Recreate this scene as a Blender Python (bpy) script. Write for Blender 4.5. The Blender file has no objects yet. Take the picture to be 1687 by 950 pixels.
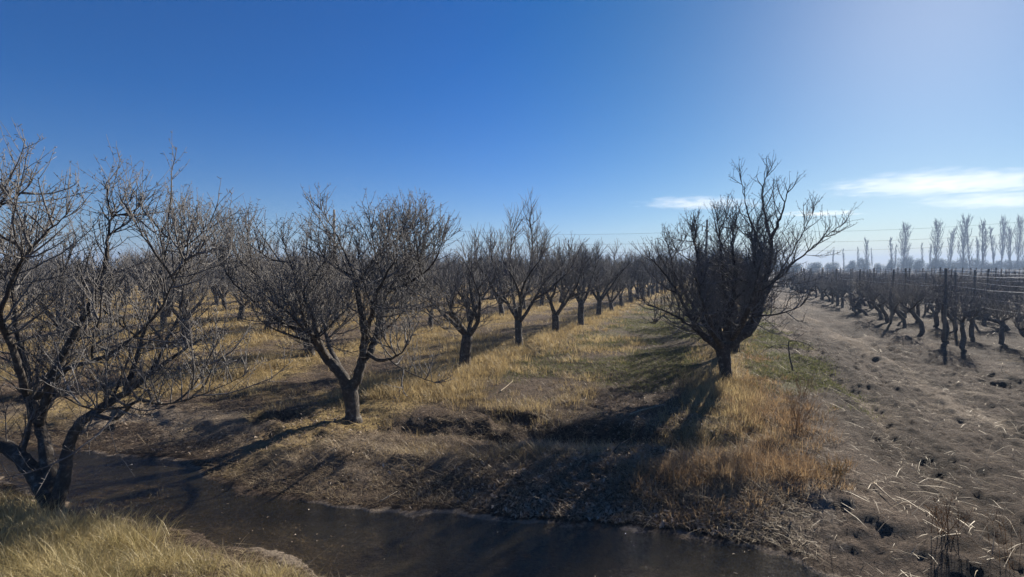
import bpy, math, random
import numpy as np
from mathutils import Vector
PI = math.pi
rad = math.radians
# ------------------------------------------------------------------ camera, sky, sun, exposure
sc = bpy.context.scene
F, CX, CY, HZ, CH = 850.0, 843.5, 475.0, 440.0, 2.3      # focal length in photo pixels, centre, horizon row, camera height
PITCH = math.atan((CY - HZ) / F)
cd = bpy.data.cameras.new('camera')
cam = bpy.data.objects.new('camera', cd)
sc.collection.objects.link(cam)
cam.location = (0, 0, CH)
cam.rotation_euler = (PI / 2 - PITCH, 0, 0)
cd.sensor_width = 36
cd.lens = 36 * F / 1687
cd.clip_start = 0.05
cd.clip_end = 12000
sc.camera = cam

SUN_AZ = math.atan((1545 - CX) / F)        # to the right of straight ahead
SUN_EL = rad(24.5)
w = bpy.data.worlds.new('World')
sc.world = w
w.use_nodes = True
wn, wl = w.node_tree.nodes, w.node_tree.links
wn.clear()
sky = wn.new('ShaderNodeTexSky')
sky.sky_type = 'NISHITA'
sky.sun_disc = False
sky.sun_elevation = SUN_EL
sky.sun_rotation = SUN_AZ
sky.altitude = 300
sky.air_density = 1.0
sky.dust_density = 0.3
sky.ozone_density = 3.0
hs = wn.new('ShaderNodeHueSaturation')
hs.inputs['Saturation'].default_value = 1.52
bg = wn.new('ShaderNodeBackground')
bg.inputs['Strength'].default_value = 0.044
wo = wn.new('ShaderNodeOutputWorld')
wl.new(sky.outputs[0], hs.inputs['Color'])
tint = wn.new('ShaderNodeMix')
tint.data_type = 'RGBA'
tint.blend_type = 'MULTIPLY'
tint.inputs['Factor'].default_value = 1.0
tint.inputs['B'].default_value = (.56, .70, 1.0, 1)
tcw = wn.new('ShaderNodeTexCoord')                 # the whitish aureole of thin high haze round the sun
dp = wn.new('ShaderNodeVectorMath')
dp.operation = 'DOT_PRODUCT'
dp.inputs[1].default_value = (math.sin(SUN_AZ) * math.cos(SUN_EL), math.cos(SUN_AZ) * math.cos(SUN_EL), math.sin(SUN_EL))
wl.new(tcw.outputs['Generated'], dp.inputs[0])
mr_ = wn.new('ShaderNodeMapRange')
mr_.interpolation_type = 'SMOOTHSTEP'
mr_.inputs['From Min'].default_value = .72
mr_.inputs['From Max'].default_value = 1.0
wl.new(dp.outputs['Value'], mr_.inputs['Value'])
tm = wn.new('ShaderNodeMix')
tm.data_type = 'RGBA'
tm.inputs['A'].default_value = (.56, .70, 1.0, 1)
tm.inputs['B'].default_value = (.70, .76, .80, 1)
wl.new(mr_.outputs[0], tm.inputs['Factor'])
wl.new(tm.outputs['Result'], tint.inputs['B'])
wl.new(hs.outputs[0], tint.inputs['A'])
wl.new(tint.outputs['Result'], bg.inputs[0])
wl.new(bg.outputs[0], wo.inputs[0])

sl = bpy.data.lights.new('sun', 'SUN')
sl.energy = 5.0
sl.angle = rad(0.53)
sl.color = (1.0, 0.93, 0.82)
so = bpy.data.objects.new('sun', sl)
sc.collection.objects.link(so)
SD = Vector((math.sin(SUN_AZ) * math.cos(SUN_EL), math.cos(SUN_AZ) * math.cos(SUN_EL), math.sin(SUN_EL)))
so.rotation_euler = SD.to_track_quat('Z', 'Y').to_euler()
so.location = SD * 50

sc.view_settings.view_transform = 'Standard'
sc.view_settings.look = 'None'
sc.view_settings.exposure = 1.12
sc.view_settings.gamma = 1.0
sc.render.engine = 'CYCLES'
cy = sc.cycles
cy.use_denoising = True
try:
    cy.denoiser = 'OPENIMAGEDENOISE'
    cy.denoising_input_passes = 'RGB_ALBEDO_NORMAL'
except Exception:
    pass
cy.max_bounces = 5
cy.diffuse_bounces = 3
cy.glossy_bounces = 2
cy.transmission_bounces = 2
cy.volume_bounces = 0
cy.transparent_max_bounces = 12
cy.volume_max_steps = 128
cy.caustics_reflective = False
cy.caustics_refractive = False
cy.use_adaptive_sampling = True
cy.adaptive_threshold = 0.01

# ------------------------------------------------------------------ helpers
COL = sc.collection
cp, sp = math.cos(PITCH), math.sin(PITCH)
def ray(px, py):
    x, y = (px - CX) / F, -(py - CY) / F
    return np.array([x, cp + y * sp, -sp + y * cp])
def gp(px, py, z=0.0):                       # photo pixel -> point on the level z
    d = ray(px, py)
    t = (z - CH) / d[2]
    return np.array([d[0] * t, d[1] * t, z])
def at(px, py, Y):                           # photo pixel -> point at distance Y ahead
    d = ray(px, py)
    t = Y / d[1]
    return np.array([d[0] * t, Y, CH + d[2] * t])
ROW_AZ = math.atan((1195 - CX) / F)
U = np.array([math.sin(ROW_AZ), math.cos(ROW_AZ)])     # along the orchard rows
V = np.array([math.cos(ROW_AZ), -math.sin(ROW_AZ)])    # across them, to the right

def hsh(ix, iy, seed):
    h = (ix.astype(np.int64) * 374761393 + iy.astype(np.int64) * 668265263 + seed * 974634777) & 0xffffffff
    h = ((h ^ (h >> 13)) * 1274126177) & 0xffffffff
    return ((h ^ (h >> 16)) & 0xffffff) / float(0xffffff)
def vnoise(x, y, seed=0):
    ix, iy = np.floor(x), np.floor(y)
    fx, fy = x - ix, y - iy
    fx, fy = fx * fx * (3 - 2 * fx), fy * fy * (3 - 2 * fy)
    a, b = hsh(ix, iy, seed), hsh(ix + 1, iy, seed)
    c, d = hsh(ix, iy + 1, seed), hsh(ix + 1, iy + 1, seed)
    return (a * (1 - fx) + b * fx) * (1 - fy) + (c * (1 - fx) + d * fx) * fy
def fbm(x, y, scale, seed=0, octv=4):
    s, a, t = 0, 1.0, 0
    for o in range(octv):
        s = s + a * vnoise(x * scale + 17.3 * o, y * scale - 9.1 * o, seed + o)
        t += a
        a *= 0.5
        scale *= 2.03
    return s / t
def sst(a, b, x):
    t = np.clip((x - a) / (b - a), 0, 1)
    return t * t * (3 - 2 * t)

# ---- the canal in plan: near and far waterline as functions of X
WZ = -0.17
far_px = [(-900, 728), (-400, 735), (0, 740), (150, 742), (310, 758), (345, 790), (400, 812), (560, 824), (700, 842), (850, 856), (1000, 870), (1150, 885), (1290, 905), (1380, 950), (1450, 1010)]
near_px = [(-900, 762), (-400, 772), (-150, 776), (0, 786), (55, 815), (130, 848), (230, 866), (285, 884), (325, 903), (400, 918), (500, 938), (585, 965), (700, 1010), (900, 1060), (1150, 1110)]
far_w = [gp(a, b, WZ)[:2] for a, b in far_px] + [np.array([3.0, 2.6]), np.array([3.3, 1.0]), np.array([3.5, -60])]
near_w = [gp(a, b, WZ)[:2] for a, b in near_px] + [np.array([1.8, 2.4]), np.array([2.1, 1.0]), np.array([2.25, -60])]
FX, FY = np.array([p[0] for p in far_w]), np.array([p[1] for p in far_w])
NX, NY = np.array([p[0] for p in near_w]), np.array([p[1] for p in near_w])
def pdist(x, y, L):
    best = None
    for a, b in zip(L[:-1], L[1:]):
        ex, ey = b[0] - a[0], b[1] - a[1]
        t = np.clip(((x - a[0]) * ex + (y - a[1]) * ey) / (ex * ex + ey * ey), 0, 1)
        q = (x - a[0] - t * ex) ** 2 + (y - a[1] - t * ey) ** 2
        best = q if best is None else np.minimum(best, q)
    return np.sqrt(best)
def canal(x, y):
    """>0 outside the water (distance in m), <0 inside; second value +1 on the far bank, -1 on the near one"""
    jit = (fbm(x, y, 1.7, 40, 3) - 0.5) * 0.34 + (fbm(x, y, 7, 44, 3) - 0.5) * 0.16
    yf, yn = np.interp(x, FX, FY), np.interp(x, NX, NY)
    yf = np.where(x > FX[-1], -99, yf)
    df, dn = pdist(x, y, far_w), pdist(x, y, near_w)
    above, below = y > yf, y < yn
    d = np.where(above, df, np.where(below, dn, -np.minimum(df, dn))) + jit
    return d, np.where(above | (~below & (df < dn)), 1.0, -1.0)
ROWS = [0.0, -5.2, -9.7] + [-14.3 - 4.6 * i for i in range(14)]
def rowdist(v):
    return np.min(np.abs(v[..., None] - np.array(ROWS)), axis=-1)
ROAD0, ROAD1 = 1.35, 5.7
def height(x, y):
    x, y = np.asarray(x, float), np.asarray(y, float)
    d, side = canal(x, y)
    v, s = x * V[0] + y * V[1], x * U[0] + y * U[1]
    near = np.exp(-np.hypot(x, y) / 60)
    z = (fbm(x, y, 0.25, 1, 3) - 0.5) * 0.16 * sst(2, 9, np.hypot(x, y)) * near
    z += 0.08 * np.exp(-(rowdist(v) / 0.55) ** 2) * sst(5, 9, s)
    road = sst(ROAD0, ROAD0 + .6, v) * (1 - sst(ROAD1, ROAD1 + .5, v))
    rut = np.exp(-((v - 2.2) / .22) ** 2) + np.exp(-((v - 4.0) / .25) ** 2)
    z -= road * rut * 0.09 * (0.5 + vnoise(s * .8, v * 2, 5))
    z += road * (.06 * (fbm(v * 8, s * 1.1, 1.0, 62, 2) - .5) + 0.15 * (fbm(v * 3.4, s * 0.8, 1.0, 6, 4) - 0.5) + .09 * (fbm(v * 9, s * 4, 1.0, 61, 3) - .5))
    z += sst(ROAD1, ROAD1 + 1, v) * np.exp(-s / 60) * .12 * (fbm(v * 2.0, s * .9, 1.0, 7, 3) - .5)
    # clods: rough soil everywhere near, rougher where it was dug
    rough = 0.35 + 0.9 * sst(.45, .7, fbm(x, y, .5, 9, 2)) + .5 * road + .9 * (side > 0) * (d < 3.5) * sst(0, .4, d) * (1 - sst(2.2, 3.5, d)) * (v < ROAD0)
    z += near * rough * ((fbm(x, y, 2.2, 11, 3) - .5) * .12 + (fbm(x, y, 6.5, 12, 3) - .5) * .07)
    # spoil ridge along the far bank, with a dug furrow behind it
    far = (side > 0)
    ridge = far * np.exp(-((d - 0.95) / .6) ** 2) * 0.03
    furrow = far * np.exp(-((d - 2.15 - .4 * (fbm(x, y, .6, 21, 2) - .5)) / .33) ** 2) * 0.20 * sst(-3.5, -1.0, x) * (1 - sst(2.2, 3.4, x))
    z += ridge * (.5 + fbm(x, y, .9, 20, 3)) - furrow
    holes = sst(.66, .78, fbm(x, y, 1.15, 31, 3)) * far * sst(.3, .6, d) * (1 - sst(3.5, 5, d)) * (1 - sst(.2, .8, v))
    z -= holes * .14
    # the cut of the canal
    bank = np.where(far, 1.0 + .4 * sst(-2.5, -4.0, x), 0.9)
    out = sst(-0.05, 1, d / bank)
    bed = WZ - 0.10 * sst(0, .5, -d) - .05 + (fbm(x, y, 1.6, 33, 3) - .5) * .08
    lip = WZ + .012
    z2 = lip + (z - lip) * out
    z3 = np.where(d < 0, lip + (bed - lip) * sst(0, .25, -d), z2)
    # lower near bank
    return z3
def H1(x, y):
    return float(height(np.array([x]), np.array([y]))[0])
def ground_at(px, py):                       # pixel to terrain point
    p = gp(px, py, 0)
    for _ in range(8):
        p = gp(px, py, H1(p[0], p[1]))
    return p

def new_mesh(name, v, f, mats, smooth=False, attr=None):
    """v (n,3), f list of face arrays (each (m,k))"""
    me = bpy.data.meshes.new(name)
    v = np.asarray(v, np.float32)
    me.vertices.add(len(v))
    me.vertices.foreach_set('co', v.ravel())
    fs = [np.asarray(a, np.int32) for a in f if len(a)]
    loops = np.concatenate([a.ravel() for a in fs])
    tot = np.concatenate([np.full(len(a), a.shape[1], np.int32) for a in fs])
    start = np.concatenate([[0], np.cumsum(tot)[:-1]]).astype(np.int32)
    me.loops.add(len(loops))
    me.loops.foreach_set('vertex_index', loops)
    me.polygons.add(len(tot))
    me.polygons.foreach_set('loop_start', start)
    me.polygons.foreach_set('loop_total', tot)
    if smooth:
        me.polygons.foreach_set('use_smooth', np.ones(len(tot), bool))
    for m in (mats if isinstance(mats, (list, tuple)) else [mats]):
        me.materials.append(m)
    if attr:
        for k, a in attr.items():
            at_ = me.attributes.new(k, 'FLOAT_COLOR', 'POINT')
            at_.data.foreach_set('color', np.asarray(a, np.float32).ravel())
    me.update(calc_edges=True)
    me.validate()
    return me
def link(name, me, parent=None, loc=None):
    o = bpy.data.objects.new(name, me)
    COL.objects.link(o)
    if parent is not None:
        o.parent = parent
    if loc is not None:
        o.location = loc
    return o
def tag(o, label=None, cat=None, group=None, kind=None):
    if label: o['label'] = label
    if cat: o['category'] = cat
    if group: o['group'] = group
    if kind: o['kind'] = kind
    return o
def empty(name, loc, label, cat, group=None):
    o = bpy.data.objects.new(name, None)
    COL.objects.link(o)
    o.location = tuple(float(a) for a in loc)
    o.empty_display_size = .3
    return tag(o, label, cat, group)

def tubes(chains, sides):
    """chains: list of (pts (n,3), radii (n,)) -> verts, [quads, caps]"""
    by = {}
    for p, r in chains:
        by.setdefault(len(p), []).append((p, r))
    VV, FF, CC, off = [], [], [], 0
    ang = np.arange(sides) * 2 * PI / sides
    for n, lst in by.items():
        P = np.array([a for a, _ in lst], float)
        R = np.array([b for _, b in lst], float)
        T = np.empty_like(P)
        T[:, 1:-1] = P[:, 2:] - P[:, :-2]
        T[:, 0] = P[:, 1] - P[:, 0]
        T[:, -1] = P[:, -1] - P[:, -2]
        T /= np.linalg.norm(T, axis=2, keepdims=True) + 1e-9
        ref = np.array([0.31, 0.93, 0.17])[None, None, :] + 0 * T
        A = np.cross(T, ref); A /= np.linalg.norm(A, axis=2, keepdims=True) + 1e-9
        B = np.cross(T, A)
        ring = P[:, :, None, :] + R[:, :, None, None] * (A[:, :, None, :] * np.cos(ang)[None, None, :, None] + B[:, :, None, :] * np.sin(ang)[None, None, :, None])
        m = len(lst)
        VV.append(ring.reshape(-1, 3))
        base = off + (np.arange(m)[:, None, None] * n + np.arange(n - 1)[None, :, None]) * sides
        k = np.arange(sides)[None, None, :]
        k2 = (k + 1) % sides
        q = np.stack([base + k, base + k2, base + sides + k2, base + sides + k], -1)
        FF.append(q.reshape(-1, 4))
        c = off + (np.arange(m)[:, None] * n + n - 1) * sides + np.arange(sides)[None, :]
        CC.append(c)
        c0 = off + (np.arange(m)[:, None] * n) * sides + np.arange(sides)[None, ::-1]
        CC.append(c0)
        off += m * n * sides
    return np.concatenate(VV), [np.concatenate(FF), np.concatenate(CC)]
def tube_mesh(name, chains, sides, mat, rough=0.0, smooth=True):
    v, f = tubes(chains, sides)
    if rough:
        n1 = fbm(v[:, 0] * 9 + v[:, 2] * 3, v[:, 1] * 9 + v[:, 2] * 9, 1.6, 3, 3) - .5
        n2 = fbm(v[:, 1] * 7 - v[:, 2] * 2, v[:, 0] * 9 + v[:, 2] * 7, 1.6, 8, 3) - .5
        v = v + np.stack([n1, n2, 0 * n1], 1) * rough
    return new_mesh(name, v, f, mat, smooth)

# ------------------------------------------------------------------ materials
def mat(name):
    m = bpy.data.materials.new(name)
    m.use_nodes = True
    nt = m.node_tree
    nt.nodes.clear()
    out = nt.nodes.new('ShaderNodeOutputMaterial')
    return m, nt.nodes, nt.links, out
def noise_node(n, l, scale, detail=4, rough=.6, coord='Object', vec=None):
    t = n.new('ShaderNodeTexNoise')
    t.inputs['Scale'].default_value = scale
    t.inputs['Detail'].default_value = detail
    t.inputs['Roughness'].default_value = rough
    if vec is None:
        tc = n.new('ShaderNodeTexCoord')
        vec = tc.outputs[coord]
    l.new(vec, t.inputs['Vector'])
    return t
def ramp(n, l, src, stops):
    r = n.new('ShaderNodeValToRGB')
    e = r.color_ramp.elements
    while len(e) < len(stops):
        e.new(0.5)
    for i, (p, c) in enumerate(stops):
        e[i].position = p
        e[i].color = (*c, 1) if len(c) == 3 else c
    l.new(src, r.inputs[0])
    return r
def bark_mat(name, dark, light, lichen, scale=14, bump=.5, thr=.62):
    m, n, l, out = mat(name)
    p = n.new('ShaderNodeBsdfPrincipled')
    p.inputs['Roughness'].default_value = .85
    p.inputs['Specular IOR Level'].default_value = .3
    a = noise_node(n, l, scale, 5, .65)
    mid = tuple((x + y) / 2 for x, y in zip(dark, light))
    r = ramp(n, l, a.outputs[0], [(.3, dark), (.5, mid), (thr, light), (thr + .12, lichen)])
    l.new(r.outputs[0], p.inputs['Base Color'])
    tc = n.new('ShaderNodeTexCoord')
    mp = n.new('ShaderNodeMapping')
    mp.inputs['Scale'].default_value = (1, 1, .28)
    l.new(tc.outputs['Object'], mp.inputs[0])
    b2 = noise_node(n, l, scale * 3.2, 4, .7, vec=mp.outputs[0])
    bp = n.new('ShaderNodeBump')
    bp.inputs['Strength'].default_value = bump
    bp.inputs['Distance'].default_value = .02
    l.new(b2.outputs[0], bp.inputs['Height'])
    l.new(bp.outputs[0], p.inputs['Normal'])
    l.new(p.outputs[0], out.inputs[0])
    return m
BARK = bark_mat('orchard_bark', (.028, .022, .018), (.095, .078, .064), (.24, .23, .195), 13, .9, .58)
TWIG = bark_mat('twig_bark', (.085, .076, .070), (.19, .177, .164), (.36, .345, .325), 9, .2)
VINEB = bark_mat('vine_bark', (.06, .048, .04), (.15, .12, .095), (.28, .24, .19), 16, .8)
POPB = bark_mat('poplar_bark', (.022, .019, .017), (.05, .044, .038), (.08, .072, .06), 1.2, .2)
WOOD = bark_mat('weathered_wood', (.14, .115, .085), (.28, .225, .16), (.40, .33, .23), 3, .3)
PALE = bark_mat('dry_stick', (.28, .21, .13), (.45, .36, .24), (.55, .46, .33), 20, .2)

def simple(name, col, rough=.6, metal=0.0):
    m, n, l, out = mat(name)
    p = n.new('ShaderNodeBsdfPrincipled')
    p.inputs['Roughness'].default_value = rough
    p.inputs['Metallic'].default_value = metal
    a = noise_node(n, l, 30, 3)
    r = ramp(n, l, a.outputs[0], [(.3, tuple(c * .8 for c in col)), (.7, tuple(min(1, c * 1.15) for c in col))])
    l.new(r.outputs[0], p.inputs['Base Color'])
    l.new(p.outputs[0], out.inputs[0])
    return m
WIRE = simple('galvanised_wire', (.55, .55, .55), .45, .6)
CABLE = simple('aluminium_cable', (.10, .10, .11), .6)
CERAM = simple('glazed_ceramic', (.42, .36, .22), .4)
IRON = simple('rusty_iron', (.16, .11, .08), .7)

def blade_mat(name, stops, scale=.9, trans=.45):
    """dry grass: colour drifts from tuft to tuft, light comes through the blades"""
    m, n, l, out = mat(name)
    g = n.new('ShaderNodeNewGeometry')
    a = noise_node(n, l, scale, 3, .6)
    b = n.new('ShaderNodeMath'); b.operation = 'MULTIPLY_ADD'
    b.inputs[1].default_value = .45
    c = n.new('ShaderNodeMath'); c.operation = 'MULTIPLY_ADD'
    c.inputs[1].default_value = .9; c.inputs[2].default_value = -.17
    l.new(a.outputs[0], c.inputs[0])
    l.new(g.outputs['Random Per Island'], b.inputs[0])
    l.new(c.outputs[0], b.inputs[2])
    r = ramp(n, l, b.outputs[0], stops)
    d = n.new('ShaderNodeBsdfDiffuse')
    t = n.new('ShaderNodeBsdfTranslucent')
    gl = n.new('ShaderNodeBsdfGlossy')
    gl.inputs['Roughness'].default_value = .45
    gl.inputs['Color'].default_value = (.5, .48, .45, 1)
    mx, mx2 = n.new('ShaderNodeMixShader'), n.new('ShaderNodeMixShader')
    mx.inputs[0].default_value = trans
    mx2.inputs[0].default_value = .05
    l.new(r.outputs[0], d.inputs[0]); l.new(r.outputs[0], t.inputs[0])
    l.new(d.outputs[0], mx.inputs[1]); l.new(t.outputs[0], mx.inputs[2])
    l.new(mx.outputs[0], mx2.inputs[1]); l.new(gl.outputs[0], mx2.inputs[2])
    l.new(mx2.outputs[0], out.inputs[0])
    return m
GOLD = blade_mat('dry_gold_grass', [(.05, (.12, .095, .055)), (.35, (.30, .22, .105)), (.65, (.49, .37, .18)), (.95, (.64, .53, .32))])
STRAW = blade_mat('flattened_straw', [(.1, (.11, .08, .055)), (.4, (.24, .18, .115)), (.7, (.38, .30, .19)), (.95, (.56, .47, .33))], trans=.25)
GREEN = blade_mat('short_green_grass', [(.1, (.06, .07, .025)), (.5, (.13, .14, .045)), (.9, (.27, .25, .09))])
RUST = blade_mat('rusty_weed', [(.1, (.17, .10, .05)), (.5, (.33, .215, .11)), (.9, (.50, .36, .20))])
LEAF = blade_mat('dead_leaf', [(.1, (.09, .06, .04)), (.45, (.24, .175, .12)), (.75, (.44, .35, .26)), (.97, (.70, .62, .50))], 3, .2)

def ground_mat():
    m, n, l, out = mat('orchard_soil')
    p = n.new('ShaderNodeBsdfPrincipled')
    p.inputs['Roughness'].default_value = .95
    p.inputs['Specular IOR Level'].default_value = .12
    at_ = n.new('ShaderNodeAttribute')
    at_.attribute_name = 'zone'
    sep = n.new('ShaderNodeSeparateColor')
    l.new(at_.outputs['Color'], sep.inputs[0])
    tc = n.new('ShaderNodeTexCoord')
    big = noise_node(n, l, 1.3, 6, .65)
    fine = noise_node(n, l, 24, 6, .75)
    soil = ramp(n, l, fine.outputs[0], [(.28, (.028, .020, .015)), (.44, (.085, .060, .043)), (.58, (.155, .112, .080)), (.72, (.26, .20, .145))])
    mp = n.new('ShaderNodeMapping')
    mp.inputs['Rotation'].default_value = (0, 0, .4)
    mp.inputs['Scale'].default_value = (1, .35, 1)
    l.new(tc.outputs['Object'], mp.inputs[0])
    fib = noise_node(n, l, 38, 5, .8, vec=mp.outputs[0])
    straw = ramp(n, l, fib.outputs[0], [(.3, (.10, .07, .035)), (.48, (.27, .195, .085)), (.62, (.44, .32, .135)), (.8, (.58, .45, .23))])
    grn = ramp(n, l, fib.outputs[0], [(.3, (.055, .055, .022)), (.5, (.12, .12, .045)), (.7, (.26, .22, .10))])
    sand = ramp(n, l, fine.outputs[0], [(.3, (.20, .155, .115)), (.7, (.36, .29, .215))])
    def mixc(fac, a, b):
        x = n.new('ShaderNodeMix'); x.data_type = 'RGBA'
        l.new(fac, x.inputs['Factor']); l.new(a, x.inputs['A']); l.new(b, x.inputs['B'])
        return x.outputs['Result']
    def edge(src, w_=.35):
        # breaks the zone's edge up with noise
        a = n.new('ShaderNodeMath'); a.operation = 'ADD'
        l.new(src, a.inputs[0]); l.new(fine.outputs[0], a.inputs[1])
        b = n.new('ShaderNodeMath'); b.operation = 'ADD'
        l.new(a.outputs[0], b.inputs[0]); l.new(big.outputs[0], b.inputs[1])
        r = n.new('ShaderNodeMapRange')
        r.inputs['From Min'].default_value = 1.35
        r.inputs['From Max'].default_value = 1.35 + w_
        l.new(b.outputs[0], r.inputs['Value'])
        return r.outputs[0]
    c = mixc(edge(sep.outputs['Blue']), soil.outputs[0], sand.outputs[0])
    c = mixc(edge(sep.outputs['Red']), c, straw.outputs[0])
    c = mixc(edge(sep.outputs['Green']), c, grn.outputs[0])
    wet = n.new('ShaderNodeMix'); wet.data_type = 'RGBA'; wet.blend_type = 'MULTIPLY'
    l.new(at_.outputs['Alpha'], wet.inputs['Factor'])
    l.new(c, wet.inputs['A'])
    wet.inputs['B'].default_value = (.42, .38, .34, 1)
    l.new(wet.outputs['Result'], p.inputs['Base Color'])
    bp = n.new('ShaderNodeBump')
    bp.inputs['Strength'].default_value = .9
    bp.inputs['Distance'].default_value = .09
    ad = n.new('ShaderNodeMath'); ad.operation = 'MULTIPLY_ADD'
    ad.inputs[1].default_value = .6
    l.new(fib.outputs[0], ad.inputs[0]); l.new(fine.outputs[0], ad.inputs[2])
    l.new(ad.outputs[0], bp.inputs['Height'])
    l.new(bp.outputs[0], p.inputs['Normal'])
    l.new(p.outputs[0], out.inputs[0])
    return m

def water_mat():
    m, n, l, out = mat('canal_water')
    tr = n.new('ShaderNodeBsdfTransparent')
    tr.inputs[0].default_value = (.93, .87, .74, 1)
    gl = n.new('ShaderNodeBsdfGlossy')
    gl.inputs['Roughness'].default_value = .012
    fr = n.new('ShaderNodeFresnel')
    fr.inputs['IOR'].default_value = 1.5
    tc = n.new('ShaderNodeTexCoord')
    mp = n.new('ShaderNodeMapping')
    mp.inputs['Rotation'].default_value = (0, 0, .25)
    mp.inputs['Scale'].default_value = (.7, 1.5, 1)
    l.new(tc.outputs['Object'], mp.inputs[0])
    a = noise_node(n, l, 7, 2, .5, vec=mp.outputs[0])
    b = noise_node(n, l, 34, 3, .6, vec=mp.outputs[0])
    s = n.new('ShaderNodeMath'); s.operation = 'MULTIPLY_ADD'
    s.inputs[1].default_value = .5
    l.new(b.outputs[0], s.inputs[0]); l.new(a.outputs[0], s.inputs[2])
    bp = n.new('ShaderNodeBump')
    bp.inputs['Strength'].default_value = .8
    bp.inputs['Distance'].default_value = .09
    l.new(s.outputs[0], bp.inputs['Height'])
    l.new(bp.outputs[0], gl.inputs['Normal']); l.new(bp.outputs[0], fr.inputs['Normal'])
    mx = n.new('ShaderNodeMixShader')
    mud = n.new('ShaderNodeBsdfDiffuse')
    mn = noise_node(n, l, 1.1, 4, .6, vec=mp.outputs[0])
    mr = ramp(n, l, mn.outputs[0], [(.3, (.09, .075, .04)), (.6, (.19, .155, .085))])
    l.new(mr.outputs[0], mud.inputs[0])
    mm = n.new('ShaderNodeMixShader')
    mm.inputs[0].default_value = .11
    l.new(tr.outputs[0], mm.inputs[1]); l.new(mud.outputs[0], mm.inputs[2])
    l.new(fr.outputs[0], mx.inputs[0]); l.new(mm.outputs[0], mx.inputs[1]); l.new(gl.outputs[0], mx.inputs[2])
    l.new(mx.outputs[0], out.inputs[0])
    return m

# ------------------------------------------------------------------ ground and water
def zones(x, y):
    d, side = canal(x, y)
    v, s = x * V[0] + y * V[1], x * U[0] + y * U[1]
    rd = rowdist(v)
    n1, n2 = fbm(x, y, .55, 60, 3), fbm(x, y, 1.6, 64, 3)
    strip = np.exp(-(rd / .85) ** 2)
    left = 1 - sst(-6.2, -4.6, v)                      # everything beyond row two is grown over
    alley = sst(-4.6, -3.9, v) * (1 - sst(-1.4, -.4, v))
    road = sst(ROAD0, ROAD0 + .5, v)
    straw = np.clip(strip * .75 * (v < 1.4) + left * (.30 + .8 * (n1 - .45)) + alley * (.10 + .55 * (n2 - .42)), 0, 1)
    straw *= 1 - .55 * np.exp(-(d / 1.6) ** 2)
    green = np.clip(alley * sst(11, 17, s) * .46 + .5 * np.exp(-((v - 1.3) / .7) ** 2) * sst(9, 11, s) * (1 - sst(24, 34, s)) + left * .22, 0, 1)
    sand = np.clip(road * (.05 + 1.6 * np.clip(fbm(v * 1.6, s * .5, 1.0, 66, 3) - .5, 0, 1)) + road * .4 * (np.exp(-((v - 2.2) / .22) ** 2) + np.exp(-((v - 3.6) / .3) ** 2)), 0, 1)
    vine = sst(ROAD1 + .3, ROAD1 + 1, v)
    straw = np.where(vine > 0, straw * (1 - vine) + vine * (.22 + .5 * (n1 - .4)), straw)
    sand = sand * (1 - .3 * vine)
    nb = (side < 0) & (d > 0)
    straw = np.where(nb, .3 + .3 * n2, straw)
    green = np.where(nb, .16 + .3 * (n1 - .3), green)
    sand = np.where((side > 0) & (d < 2.2) & (v < 1), sand + .62 * np.exp(-((d - 1.0) / .7) ** 2) * sst(.3, .6, n2) + .12, sand)
    wet = np.clip(1 - sst(.02, .22, d), 0, 1) * .85
    wet = np.maximum(wet, (road + .7 * vine) * (.55 + .45 * sst(.38, .58, fbm(v * 1.3, s * .45, 1.0, 68, 4))) * 1.0)
    wet = np.maximum(wet, alley * .6 * sst(.45, .6, fbm(x, y, .9, 69, 3)))
    bedv = d < 0
    straw = np.where(bedv, .05, straw); green = np.where(bedv, 0, green); sand = np.where(bedv, .75 * sst(.3, .6, n2), sand)
    return straw, green, sand, np.where(bedv, .05, wet)
def axis(lo, hi, step, far, g=1.06):
    a = list(np.arange(lo, hi, step))
    st = step; x = a[-1]
    while x < far:
        st *= g; x += st; a.append(x)
    st = step; x = a[0]; b = []
    while x > -far:
        st *= g; x -= st; b.append(x)
    return np.array(b[::-1] + a)
gx = axis(-8.5, 9.0, .040, 1400, 1.03)
gy = axis(3.2, 11.0, .038, 1400, 1.026)
gy = np.concatenate([gy[gy > 3.19], np.array([3.1, 2.8, 2.3, 1.6, .8, -.2, -2, -5, -12, -30, -80, -250])])
gy.sort()
GXX, GYY = np.meshgrid(gx, gy)
GZ = height(GXX, GYY)
zs = zones(GXX, GYY)
nx, ny = len(gx), len(gy)
idx = np.arange(nx * ny).reshape(ny, nx)
quads = np.stack([idx[:-1, :-1], idx[:-1, 1:], idx[1:, 1:], idx[1:, :-1]], -1).reshape(-1, 4)
GM = ground_mat()
gme = new_mesh('ground', np.stack([GXX.ravel(), GYY.ravel(), GZ.ravel()], 1), [quads], GM, True,
               {'zone': np.stack([z.ravel() for z in zs], 1)})
tag(link('ground', gme), kind='structure')

wx = np.concatenate([np.linspace(-30, 3.55, 160)])
ts = np.linspace(0, 1, 24)
wf, wnr = np.interp(wx, FX, FY) + .35, np.maximum(np.interp(wx, NX, NY) - .35, -20)
WX, WT = np.meshgrid(wx, ts)
WY = wnr[None, :] * (1 - WT) + wf[None, :] * WT
i2 = np.arange(WX.size).reshape(WX.shape)
wq = np.stack([i2[:-1, :-1], i2[:-1, 1:], i2[1:, 1:], i2[1:, :-1]], -1).reshape(-1, 4)
tag(link('canal_water', new_mesh('canal_water', np.stack([WX.ravel(), WY.ravel(), np.full(WX.size, WZ)], 1), [wq], water_mat(), True)), kind='structure')

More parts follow.
